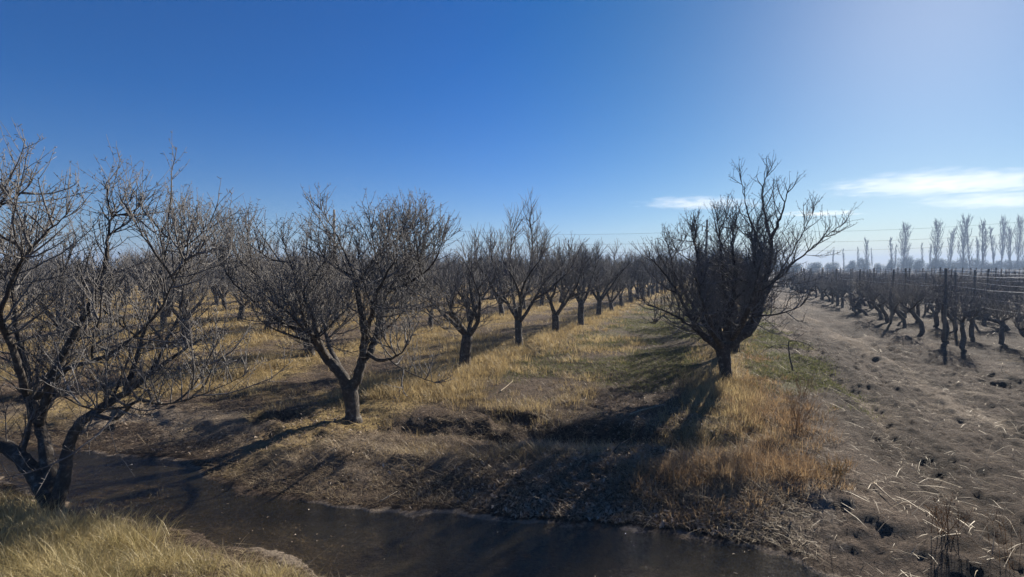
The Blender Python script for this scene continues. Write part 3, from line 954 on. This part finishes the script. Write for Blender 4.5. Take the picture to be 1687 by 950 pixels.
shr = [(1400, 428, 24), (1422, 424, 22), (1447, 432, 18), (1465, 427, 20), (1490, 421, 30), (1512, 424, 26), (1535, 423, 26), (1556, 425, 28), (1587, 422, 24), (1611, 425, 30), (1640, 428, 28), (1668, 427, 30), (1690, 424, 30), (1370, 430, 26), (1340, 431, 30), (1310, 432, 26), (1195, 431, 26), (1222, 429, 24), (1248, 432, 26), (1272, 430, 24), (1292, 431, 22), (1575, 429, 22), (1628, 430, 22)]
for i, (px, top, wpx) in enumerate(sorted(shr)):
    Y = 215 + RP.uniform(-12, 22)
    p = at(px, 440, Y)
    hgt = at(px, top, Y)[2]
    wd = wpx / F * Y * .5
    e = empty('evergreen_shrub', (p[0], p[1], 0), 'dark rounded evergreen shrub below the poplars, %s counted from the left along the skyline' % ORD[i], 'shrub', 'dark shrubs along the skyline')
    e.scale = (wd, wd, hgt * .82)
    e.rotation_euler = (0, 0, RP.uniform(0, 6.28))
    link('trunk', SHP[i % 3][0], e); link('crown', SHP[i % 3][1], e)

# ------------------------------------------------------------------ power line
YP = 60.0
def pole(px, Y, top, label):
    b = at(px, 440, Y)
    loc = np.array([b[0], b[1], 0.0])
    hgt = at(px, top, Y)[2]
    e = empty('utility_pole', loc, label, 'utility pole', 'poles of the power line')
    pts = [np.array([.0 + .12 * t, 0, -.2 + (hgt + .2) * t]) - np.array([.06, 0, 0]) for t in np.linspace(0, 1, 8)]
    link('shaft', tube_mesh('shaft', [(pts, taper(.17, .11, 8))], 10, WOOD, .0), e)
    arms = []
    for k, (dz, sgn) in enumerate(((.75, -1), (1.9, 1), (2.9, -1))):
        z = hgt - dz
        q = [np.array([0, 0, z - .1]), np.array([sgn * .25, 0, z - .02]), np.array([sgn * .5, 0, z + .12])]
        link('bracket', tube_mesh('bracket', [(q, np.array([.055, .05, .045]))], 6, WOOD), e)
        w_ = [(np.array([sgn * .5, 0, z + .12 - .08 * j]), (.035 if j % 2 else .085)) for j in range(9)]
        link('insulator', tube_mesh('insulator', [([a for a, _ in w_], np.array([b_ for _, b_ in w_]))], 8, CERAM), e)
        arms.append(loc + np.array([sgn * .5, 0, z - .52]))
    q = [np.array([-.16, 0, hgt - 1.0]), np.array([0, 0, hgt - 1.0]), np.array([.16, 0, hgt - 1.0])]
    link('clamp', tube_mesh('clamp', [([a + np.array([0, 0, -.2 + 0 * 1]) for a in q], np.array([.14, .17, .14]))], 8, CERAM), e)
    return arms
P0 = pole(-190, YP, 338, 'weathered wooden power pole of the line left of the forked tree')
P1 = pole(551, YP, 345, 'weathered wooden power pole showing above the crown of the wide forked tree')
P2 = pole(1163, YP, 362, 'weathered wooden power pole hidden behind the dense tree by the track')
P3 = pole(1950, YP - 6, 318, 'weathered wooden power pole at the vineyard end of the line')
for k, nm in enumerate(('top', 'middle', 'lowest')):
    ch = []
    for A, B, sg in ((P0[k], P1[k], .9), (P1[k], P2[k], .9), (P2[k], P3[k], 1.0)):
        ch += [A + (B - A) * t - np.array([0, 0, sg * 4 * t * (1 - t)]) for t in np.linspace(0, 1, 15)[:-1]]
    ch.append(P3[k])
    tag(link('overhead_wire', tube_mesh('overhead_wire', [(ch, np.full(len(ch), .010))], 4, CABLE)),
        '%s of the three thin power wires crossing the sky above the orchard' % nm, 'power wire', 'wires of the power line')

# ------------------------------------------------------------------ grass, straw and leaves
NR = np.random.default_rng(4)
def blades(P, Hh, W, az, lean, bend=.5):
    """tapered three-level blades"""
    n = len(P)
    dirv = np.stack([np.cos(az), np.sin(az), np.zeros(n)], 1)
    sidev = np.stack([-np.sin(az + NR.uniform(-.9, .9, n)), np.cos(az), np.zeros(n)], 1)
    sidev /= np.linalg.norm(sidev, axis=1, keepdims=True)
    up = np.array([0, 0, 1.0])[None]
    l1 = lean; l2 = np.minimum(lean + bend * NR.uniform(.3, 1.4, n), 1.75)
    m = P + (dirv * np.sin(l1)[:, None] + up * np.cos(l1)[:, None]) * (Hh * .55)[:, None]
    t = m + (dirv * np.sin(l2)[:, None] + up * np.cos(l2)[:, None]) * (Hh * .5)[:, None]
    w_ = W[:, None] * .5
    v = np.stack([P - sidev * w_, P + sidev * w_, m - sidev * w_ * .8, m + sidev * w_ * .8, t], 1).reshape(-1, 3)
    b = np.arange(n)[:, None] * 5
    return v, [b + np.array([[0, 1, 3, 2]]), b + np.array([[2, 3, 4]])]
def scatter(n, r0, r1, azl=-52, azr=52):
    a = np.radians(NR.uniform(azl, azr, n))
    r = r0 * (r1 / r0) ** NR.random(n)
    return r * np.sin(a), r * np.cos(a), r
def info(x, y):
    d, side = canal(x, y)
    return d, side, x * V[0] + y * V[1], x * U[0] + y * U[1]
def tufts(cx, cy, per, rad_, hs_, ws, lean_s, mat_, name, label, cat, sink=.01, wscale=True):
    k = np.repeat(np.arange(len(cx)), per)
    a, q = NR.uniform(0, 2 * PI, len(k)), np.sqrt(NR.random(len(k)))
    rr = np.hypot(cx[k], cy[k])
    x, y = cx[k] + np.cos(a) * q * rad_[k], cy[k] + np.sin(a) * q * rad_[k]
    d, side, v, s = info(x, y)
    ok = d > .03
    x, y, k, a, q, rr = x[ok], y[ok], k[ok], a[ok], q[ok], rr[ok]
    z = height(x, y) - sink
    n = len(x)
    hh = hs_[k] * NR.uniform(.45, 1.15, n)
    lean = np.abs(NR.normal(0, 1, n)) * lean_s * .5 + lean_s * .7 * q
    W = NR.uniform(ws[0], ws[1], n) * (np.maximum(1, rr / 8) if wscale else 1)
    vv, ff = blades(np.stack([x, y, z], 1), hh, W, a + NR.normal(0, .6, n), lean)
    return tag(link(name, new_mesh(name, vv, ff, mat_)), label, cat, None, 'stuff')

# golden grass along the tree rows and over the left of the orchard
x, y, r = scatter(60000, 5.5, 70)
d, side, v, s = info(x, y)
rd = rowdist(v)
nn = fbm(x, y, .5, 60, 3); n2 = fbm(x, y, 1.4, 71, 3)
pr = np.where(v < -6.0, .10 + .8 * sst(.46, .6, nn), 0) * sst(.42, .6, n2)
pr = np.maximum(pr, np.where(v < 1.1, np.exp(-(rd / .6) ** 2) * 1.0 * sst(.38, .54, n2), 0))
pr = np.maximum(pr, np.where((v > -4.3) & (v < -2.2), .55 * sst(.5, .62, n2) * sst(.44, .6, nn), 0))
pr = np.where((v < 1.1) & (s > 6), pr, 0)
pr = np.where((rd < .6) & (v > -1) & (s > 10.8) & (s < 40), pr * .4, pr)          # thinner in the shaded row by the track
pr = np.where(side > 0, pr * sst(1.4, 2.6, d), 0)
pr = np.where(np.hypot(x - gp(580, 690)[0], y - gp(580, 690)[1]) < 1.1, pr * .15, pr)
ok = NR.random(len(x)) < pr
x, y, r = x[ok], y[ok], r[ok]
print('gold tufts', len(x))
tufts(x, y, 15, .07 + .012 * r, .13 + .13 * NR.random(len(x)) ** 2 + .06 * np.exp(-(rowdist(x * V[0] + y * V[1]) / .5) ** 2), (.003, .006), .55, GOLD, 'dry_grass', 'golden dry grass growing along the tree rows', 'grass')

sel = NR.random(len(x)) < .45
tufts(x[sel] + NR.normal(0, .12, sel.sum()), y[sel] + NR.normal(0, .12, sel.sum()), 12, .10 + .012 * r[sel], .07 + .07 * NR.random(sel.sum()), (.003, .006), 1.2, STRAW, 'flattened_grass', 'greyish flattened dead grass between the golden tufts', 'grass')
sel = NR.random(len(x)) < .22
tufts(x[sel] + NR.normal(0, .15, sel.sum()), y[sel] + NR.normal(0, .15, sel.sum()), 12, .10 + .012 * r[sel], .06 + .05 * NR.random(sel.sum()), (.003, .006), .8, GREEN, 'orchard_green_grass', 'short olive grass growing among the golden tufts', 'grass')

# tall tufts just beyond the forked tree and on the banks at the right
def patch(cells, name, label, cat, mat_, per, hgt, lean=.45, ws=(.003, .006), rr_=.10):
    X, Y, HH = [], [], []
    for px, py, sx, sy, n, hm in cells:
        for _ in range(n):
            g_ = gp(px + NR.normal() * sx, py + NR.normal() * sy, -.02)
            X.append(g_[0]); Y.append(g_[1]); HH.append(hgt * hm * NR.uniform(.6, 1.2))
    X, Y, HH = map(np.array, (X, Y, HH))
    ok = canal(X, Y)[0] > .08
    X, Y, HH = X[ok], Y[ok], HH[ok]
    return tufts(X, Y, per, np.full(len(X), rr_), HH, ws, lean, mat_, name, label, cat)
patch([(700, 640, 55, 9, 130, 1.0), (800, 605, 40, 8, 90, .9), (650, 655, 25, 7, 30, 1.1), (880, 572, 28, 6, 50, .9), (760, 650, 40, 8, 40, .6), (640, 640, 20, 10, 30, 1.0), (950, 545, 30, 4, 40, .8)],
      'tall_dry_grass', 'tall golden grass standing beyond the wide forked tree', 'grass', GOLD, 30, .27, .5)
patch([(820, 752, 60, 10, 60, .8), (720, 745, 50, 10, 45, .6), (560, 745, 45, 12, 35, .5), (930, 750, 40, 10, 45, .8), (1040, 735, 25, 8, 20, .8), (740, 800, 120, 14, 60, .45), (880, 690, 60, 20, 50, .6), (960, 640, 40, 20, 60, .6), (470, 760, 60, 12, 25, .4)],
      'bank_grass', 'flattened straw grass on the ridge of the far bank', 'grass', STRAW, 26, .24, 1.1)
patch([(840, 750, 60, 8, 50, .8), (1000, 745, 40, 10, 30, .8), (700, 750, 60, 9, 20, .6), (940, 640, 30, 20, 40, .7), (600, 790, 80, 12, 10, .4), (1045, 725, 22, 8, 20, .8)],
      'golden_bank_grass', 'golden tufts bent over the crest of the far bank', 'grass', GOLD, 24, .22, 1.0)
patch([(1110, 790, 45, 10, 85, .9), (1200, 780, 50, 14, 110, 1.0), (1290, 780, 40, 18, 90, 1.0), (1350, 800, 25, 15, 25, .7), (1250, 680, 40, 20, 120, 1.0), (1290, 720, 35, 22, 90, 1.0), (1230, 640, 30, 8, 45, .8), (1160, 830, 60, 8, 50, .7), (1240, 595, 18, 6, 25, .7)],
      'brown_grass', 'brownish dry grass hanging over the bank below the dense tree', 'grass', RUST, 26, .21, .75)
patch([(1180, 800, 80, 18, 110, .9), (1290, 700, 40, 30, 80, .9)], 'pale_grass', 'pale dry stems among the brownish bank grass', 'grass', STRAW, 16, .22, .8)
# near bank at the lower left
x, y, r = scatter(9000, 2.9, 6.0, -52, -4)
d, side, v, s = info(x, y)
nn = fbm(x, y, 1.1, 81, 3)
pr = np.where((side < 0) & (d > .08), sst(.36, .55, nn), 0) * (1 - .85 * sst(-2.9, -1.8, x))
pr = np.where((d < .8) & (x > -3.9) , pr * .35, pr)
ok = NR.random(len(x)) < pr
x, y = x[ok], y[ok]
print('near tufts', len(x))
hh = np.where(x < -2.7, .26, .12) * NR.uniform(.6, 1.4, len(x))
tufts(x, y, 20, np.full(len(x), .06), hh, (.0022, .0045), .95, blade_mat('bank_dry_grass', [(.1, (.16, .13, .06)), (.35, (.34, .28, .13)), (.65, (.56, .45, .22)), (.95, (.70, .59, .36))], 1.5), 'near_grass', 'pale dry grass covering the near bank under the gnarled tree', 'grass')
ok = NR.random(len(x)) < .1
tufts(x[ok] + .05, y[ok], 18, np.full(ok.sum(), .08), hh[ok] * .7, (.0025, .0045), .6, GREEN, 'green_grass', 'short green grass among the dry grass of the near bank', 'grass')
patch([(20, 860, 40, 12, 26, 1.0), (110, 880, 40, 10, 30, .9), (185, 890, 28, 9, 20, .9), (60, 905, 60, 15, 30, .8), (245, 925, 25, 8, 12, .6), (-60, 850, 40, 20, 20, 1.0), (30, 835, 30, 6, 14, .8), (440, 938, 40, 7, 24, .45), (300, 915, 30, 8, 22, .5), (330, 940, 60, 8, 24, .5), (150, 862, 14, 4, 8, .8)],
      'tall_bank_grass', 'tall pale tufts of dry grass round the foot of the gnarled tree', 'grass', bpy.data.materials['bank_dry_grass'], 46, .30, .55, (.0022, .0045), .10)
# green flush down the alley and beside the track
x, y, r = scatter(60000, 7.5, 60, -10, 40)
d, side, v, s = info(x, y)
nn = fbm(x, y, .8, 91, 3)
pr = np.where((v > -4.6) & (v < -.6), .85 * sst(8, 13, s), 0) + np.where((v > .5) & (v < 2.3), 1.0 * sst(9, 11, s) * (1 - sst(30, 40, s)) * sst(.4, .6, nn), 0)
pr = np.where((side > 0) & (d > 1.5), pr * sst(.38, .55, nn), 0)
ok = NR.random(len(x)) < pr
x, y, r = x[ok], y[ok], r[ok]
print('green tufts', len(x))
tufts(x, y, 14, .08 + .012 * r, np.full(len(x), .06) + .03 * NR.random(len(x)), (.003, .006), .8, GREEN, 'alley_grass', 'short greenish grass along the alley and beside the dirt track', 'grass')

# flattened straw, stalks and twigs lying on the soil
def lying(n, r0, r1, dens, ln, wd, mat_, name, label, cat, azl=-50, azr=50, up=.03):
    x, y, r = scatter(n, r0, r1, azl, azr)
    d, side, v, s = info(x, y)
    ok = (NR.random(n) < dens(x, y, d, side, v, s)) & (d > .02)
    x, y, r = x[ok], y[ok], r[ok]
    m = len(x)
    z = height(x, y) + NR.uniform(0, up, m)
    L = NR.uniform(ln[0], ln[1], m)
    W = NR.uniform(wd[0], wd[1], m) * np.maximum(1, r / 8)
    vv, ff = blades(np.stack([x, y, z], 1), L, W, NR.uniform(0, 2 * PI, m), NR.uniform(1.05, 1.6, m), .3)
    print(name, m)
    return tag(link(name, new_mesh(name, vv, ff, mat_)), label, cat, None, 'stuff')
lying(330000, 3.0, 40, lambda x, y, d, side, v, s: np.where(v > .8, .09 * sst(.4, .6, fbm(x, y, 1.2, 97, 3)) + .02, np.where(side > 0, .35 + .5 * sst(.4, .6, fbm(x, y, 1.2, 95, 3)), .5)),
      (.04, .16), (.0018, .0042), STRAW, 'straw_litter', 'broken straw and dead grass lying over the soil', 'straw litter')
lying(5000, 4.0, 30, lambda x, y, d, side, v, s: .5 + 0 * x, (.12, .4), (.004, .008), STRAW, 'stalk_litter', 'loose dry stalks scattered over the soil', 'stalk litter')
def leaf_mesh(P, size, az, tilt):
    n = len(P)
    ca, sa = np.cos(az), np.sin(az)
    a = np.stack([ca * np.cos(tilt), sa * np.cos(tilt), np.sin(tilt)], 1) * size[:, None]
    b = np.stack([-sa, ca, NR.normal(0, .35, n)], 1) * (size * NR.uniform(.3, .5, n))[:, None]
    c = np.array([[0, 0, 1.0]]) * (size * NR.uniform(.05, .4, n))[:, None]
    v = np.stack([P - a, P - b * .8 + c, P + b * .8 + c, P + a * .9, P + a * .1 - c * .3], 1).reshape(-1, 3)
    k = np.arange(n)[:, None] * 5
    return v, [k + np.array([[0, 1, 4]]), k + np.array([[0, 4, 2]]), k + np.array([[1, 3, 4]]), k + np.array([[4, 3, 2]])]
def leaves(cells, n0, name, label):
    X, Y = [], []
    for px, py, sx, sy, n in cells:
        for _ in range(n):
            g_ = gp(px + NR.normal() * sx, py + NR.normal() * sy, -.05)
            X.append(g_[0]); Y.append(g_[1])
    x2, y2, r2 = scatter(n0, 4, 30, -45, 30)
    v2 = x2 * V[0] + y2 * V[1]
    k_ = (v2 < 1.2) & (NR.random(n0) < .6)
    X, Y = np.concatenate([X, x2[k_]]), np.concatenate([Y, y2[k_]])
    ok = canal(X, Y)[0] > .03
    X, Y = X[ok], Y[ok]
    Z = height(X, Y) + NR.uniform(0, .03, len(X))
    vv, ff = leaf_mesh(np.stack([X, Y, Z], 1), NR.uniform(.014, .038, len(X)), NR.uniform(0, 6.28, len(X)), NR.normal(0, .5, len(X)))
    return tag(link(name, new_mesh(name, vv, ff, LEAF)), label, 'leaf litter', None, 'stuff')
leaves([(960, 800, 50, 28, 5200), (1040, 790, 45, 30, 3400), (900, 835, 40, 12, 1200), (1080, 745, 45, 18, 1500), (850, 780, 60, 25, 900), (1100, 680, 60, 25, 900), (1150, 850, 60, 12, 900), (540, 680, 50, 20, 500), (520, 720, 60, 20, 300), (300, 720, 60, 15, 300)], 9000,
       'leaf_litter', 'curled dead leaves heaped on the far bank and under the trees')
xf = NR.uniform(-6, 2.8, 420)
tf = NR.random(420)
yf_ = np.interp(xf, NX, NY) * (1 - tf) + np.interp(xf, FX, FY) * tf
okf = canal(xf, yf_)[0] < -.1
xf, yf_ = xf[okf][:150], yf_[okf][:150]
vv, ff = leaf_mesh(np.stack([xf, yf_, np.full(len(xf), WZ + .006)], 1), NR.uniform(.008, .02, len(xf)), NR.uniform(0, 6.28, len(xf)), NR.normal(0, .08, len(xf)))
tag(link('floating_leaves', new_mesh('floating_leaves', vv, ff, LEAF)), 'small dead leaves drifting on the canal water', 'floating leaves', None, 'stuff')
# crumbs of soil
x, y, r = scatter(60000, 3.2, 28)
d, side, v, s = info(x, y)
ok = (d > .05) & (NR.random(len(x)) < np.where(v > .5, .12, .4))
x, y, r = x[ok], y[ok], r[ok]
m = len(x)
sz = NR.uniform(.003, .008, m) * (1 + 1.0 * NR.random(m) ** 8) * np.where(v[ok] > .5, .6, 1.0) * np.maximum(1, r / 12)
oc = np.array([[1, 0, 0], [0, 1, 0], [-1, 0, 0], [0, -1, 0], [0, 0, 1], [0, 0, -1]], float)
vv = np.stack([x, y, height(x, y) + sz * .3], 1)[:, None, :] + oc[None] * sz[:, None, None] * NR.uniform(.6, 1.3, (m, 6, 1))
oi = np.array([[0, 1, 4], [1, 2, 4], [2, 3, 4], [3, 0, 4], [1, 0, 5], [2, 1, 5], [3, 2, 5], [0, 3, 5]])
ff = (np.arange(m)[:, None, None] * 6 + oi[None]).reshape(-1, 3)
tag(link('soil_clods', new_mesh('soil_clods', vv.reshape(-1, 3), [ff], GM, False, {'zone': np.tile(np.array([[0, 0, .45, 0]]), (m * 6, 1))})), 'crumbs and clods of loose soil on the tilled ground', 'soil clods', None, 'stuff')

# ------------------------------------------------------------------ single small things
def stick(pl, r, label, mat_, name='fallen_branch', twigs=0, seed=1):
    R = random.Random(seed)
    P = []
    for i, (px, py, dz) in enumerate(pl):
        g_ = ground_at(px, py + dz * 0)
        P.append(g_ + np.array([0, 0, .03 + dz]))
    pts, rr = smooth_line(P, np.linspace(r, r * .5, len(P)), 5 * len(P))
    base = np.array(pts[0])
    ch = [(np.array(pts) - base, rr)]
    for _ in range(twigs):
        p, d_ = pick(pts, R.uniform(.2, 1))
        q = grow(R, p, side_dir(R, d_, .6, .25), R.uniform(.15, .35), 6, .12, .05)
        ch.append((np.array(q) - base, taper(r * .5, r * .25, 6)))
    o = link(name, tube_mesh(name, ch, 7, mat_, .004), None, tuple(base))
    return tag(o, label, 'branch')
stick([(1037, 686, 0), (1055, 680, .01), (1075, 675, .01), (1093, 671, .02)], .014, 'pale straight stick lying in the shadow left of the dense tree', PALE, seed=2)
stick([(1010, 748, .0), (1022, 742, .05), (1045, 730, .08), (1062, 718, .10)], .008, 'dark forked twig lying at the edge of the leaf heap', BARK, 'fallen_branch', 3, 3)
stick([(627, 830, .0), (640, 824, .01), (654, 817, .02)], .008, 'short pale stick at the water edge of the far bank', PALE, seed=4)
stick([(824, 647, 0), (834, 640, .01), (845, 631, .02)], .010, 'thin pale stick on the soil past the tall golden grass', PALE, seed=5)
stick([(1440, 800, 0), (1462, 822, .01), (1480, 838, .02)], .008, 'thin pale stick on the track verge beside the bank', PALE, seed=6)
stick([(1556, 520, 0), (1600, 520, .0), (1640, 522, .02)], .02, 'fallen pale cane lying among the vineyard rows', PALE, seed=7)
# drooping sapling beside the track
g_ = ground_at(1307, 612)
e = empty('sapling', g_, 'small drooping bare sapling in the grass between the dense tree and the track', 'sapling')
R = random.Random(61)
st_ = grow(R, (0, 0, -.05), (-.1, 0, 1), .75, 9, .08, .02)
b1 = grow(R, st_[-1], (.5, 0, .2), .55, 9, .10, -.16)
b2 = grow(R, st_[-2], (-.5, .1, .2), .45, 9, .10, -.12)
link('stem', tube_mesh('stem', [(st_, taper(.02, .012, 9))], 6, BARK, .004), e)
for b_ in (b1, b2):
    link('branch', tube_mesh('branch', [(b_, taper(.012, .005, 9))] + [(grow(R, pick(b_, R.uniform(.2, 1))[0], (R.gauss(0, .5), R.gauss(0, .5), -.2), .2, 5, .15, -.1), taper(.005, .003, 5)) for _ in range(7)], 5, BARK), e)
# thin weeds with seed heads
def weed(px, py, hgt, n, spread, label, mat_, seed, r=.0028):
    g_ = ground_at(px, py)
    R = random.Random(seed)
    ch, he = [], []
    for _ in range(n):
        q = grow(R, (R.gauss(0, .04), R.gauss(0, .04), -.02), (R.gauss(0, spread), R.gauss(0, spread), 1), hgt * R.uniform(.6, 1.1), 8, .07, .02)
        ch.append((q, taper(r, r * .45, 8)))
        for _ in range(7):
            p, d_ = pick(q, R.uniform(.4, 1))
            he.append((grow(R, p, side_dir(R, d_, .5, .2), R.uniform(.03, .11), 4, .1, .05), taper(r * .6, r * .5, 4)))
    v1, f1 = tubes(ch, 4)
    v2, f2 = tubes(he, 3)
    o = link('dry_weed', new_mesh('dry_weed', np.vstack([v1, v2]), f1 + [a + len(v1) for a in f2], mat_), None, tuple(g_))
    tag(o, label, 'weed', 'dry weeds on the banks')
weed(1312, 712, .62, 26, .28, 'rust brown weed standing tallest in the bank grass beside the track', RUST, 71)
weed(1322, 655, .45, 16, .3, 'low rust brown weed behind the tallest one, beside the track', RUST, 72)
weed(1556, 880, .32, 14, .35, 'brown weed clump on the bare corner between canal and track', RUST, 73)
weed(1375, 790, .30, 14, .4, 'straw coloured weed on the verge above the canal bend', GOLD, 74)
weed(232, 845, .26, 7, .5, 'thin pale weed leaning over the water by the gnarled tree', GOLD, 75, .002)
weed(1665, 930, .42, 6, .2, 'thin dark weed stalks at the lower corner of the dirt track', RUST, 76, .002)
weed(655, 925, .22, 3, .2, 'lone thin weed stalk rising from the water edge', GOLD, 77, .002)

# ------------------------------------------------------------------ haze
hz = bpy.data.meshes.new('haze')
X0, X1, Y0, Y1, ZA, ZB = -1500, 1500, -400, 1500, -2.0, 32
vs = [(x, y, z) for z in (ZA, ZB) for y in (Y0, Y1) for x in (X0, X1)]
hz.from_pydata(vs, [], [(0, 2, 3, 1), (4, 5, 7, 6), (0, 1, 5, 4), (2, 6, 7, 3), (0, 4, 6, 2), (1, 3, 7, 5)])
m, n, l, out = mat('haze')
pv = n.new('ShaderNodeVolumePrincipled')
pv.inputs['Color'].default_value = (.42, .56, .80, 1)
pv.inputs['Density'].default_value = .0012
pv.inputs['Anisotropy'].default_value = .15
l.new(pv.outputs[0], out.inputs['Volume'])
hz.materials.append(m)
tag(link('haze', hz), 'thin pale haze hanging over the orchard', 'haze', None, 'stuff')

# ------------------------------------------------------------------ clouds
def cloud(cx, cy, hw, hh, Y, tilt, label, seed, dens):
    c = at(cx, cy, Y)
    s = Y / F
    nu, nv = 48, 20
    vs, fs = [], []
    for j in range(nv + 1):
        ph = -PI / 2 + PI * j / nv
        for i in range(nu):
            th = 2 * PI * i / nu
            w_ = 1 + .18 * math.sin(3 * th + seed) + .10 * math.sin(7 * th + 2 * seed)
            x_, y_, z_ = math.cos(ph) * math.cos(th) * w_, math.cos(ph) * math.sin(th) * w_, math.sin(ph)
            z_ = z_ * (1 if z_ > 0 else .55)
            vs.append((x_ * hw * s, y_ * hw * s * .55, z_ * hh * s + x_ * hw * s * tilt))
    for j in range(nv):
        for i in range(nu):
            a, b = j * nu + i, j * nu + (i + 1) % nu
            fs.append((a, b, b + nu, a + nu))
    me = bpy.data.meshes.new('cloud')
    me.from_pydata(vs, [], fs)
    m, n, l, out = mat('cloud_vapour')
    tc = n.new('ShaderNodeTexCoord')
    mp = n.new('ShaderNodeMapping')
    mp.inputs['Scale'].default_value = (1 / (34 * s), 1 / (34 * s), 1 / (5 * s))
    mp.inputs['Rotation'].default_value = (0, .22, .3)
    l.new(tc.outputs['Object'], mp.inputs[0])
    t = n.new('ShaderNodeTexNoise')
    t.inputs['Scale'].default_value = 1.3; t.inputs['Detail'].default_value = 5; t.inputs['Roughness'].default_value = .62
    l.new(mp.outputs[0], t.inputs['Vector'])
    m2 = n.new('ShaderNodeMapping')
    m2.inputs['Scale'].default_value = (1 / (hw * s), 1 / (hw * s * .55), 1 / (hh * s))
    l.new(tc.outputs['Object'], m2.inputs[0])
    ln = n.new('ShaderNodeVectorMath'); ln.operation = 'LENGTH'
    l.new(m2.outputs[0], ln.inputs[0])
    ma = n.new('ShaderNodeMath'); ma.operation = 'MULTIPLY_ADD'      # thins out towards the rim
    ma.inputs[1].default_value = -.34
    l.new(ln.outputs['Value'], ma.inputs[0]); l.new(t.outputs[0], ma.inputs[2])
    r = n.new('ShaderNodeMapRange')
    r.inputs['From Min'].default_value = .20; r.inputs['From Max'].default_value = .42
    r.inputs['To Max'].default_value = dens
    l.new(ma.outputs[0], r.inputs['Value'])
    pv = n.new('ShaderNodeVolumePrincipled')
    pv.inputs['Color'].default_value = (.96, .92, .86, 1)
    pv.inputs['Anisotropy'].default_value = .35
    l.new(r.outputs[0], pv.inputs['Density'])
    l.new(pv.outputs[0], out.inputs['Volume'])
    me.materials.append(m)
    o = link('cloud', me, None, tuple(c))
    tag(o, label, 'cloud', 'thin bright clouds over the orchard')
cloud(1150, 336, 112, 13, 2600, -.03, 'small lens shaped white cloud behind the crown of the dense tree', 1, .0022)
cloud(1565, 304, 235, 19, 2600, .02, 'long streaky white cloud, highest and largest in the sky', 2, .0013)
cloud(1660, 330, 180, 15, 2700, -.01, 'ragged streaky cloud trailing below the largest cloud', 3, .0011)
cloud(1350, 352, 80, 4.5, 2600, .0, 'thin sliver of cloud low between the two larger clouds', 4, .004)
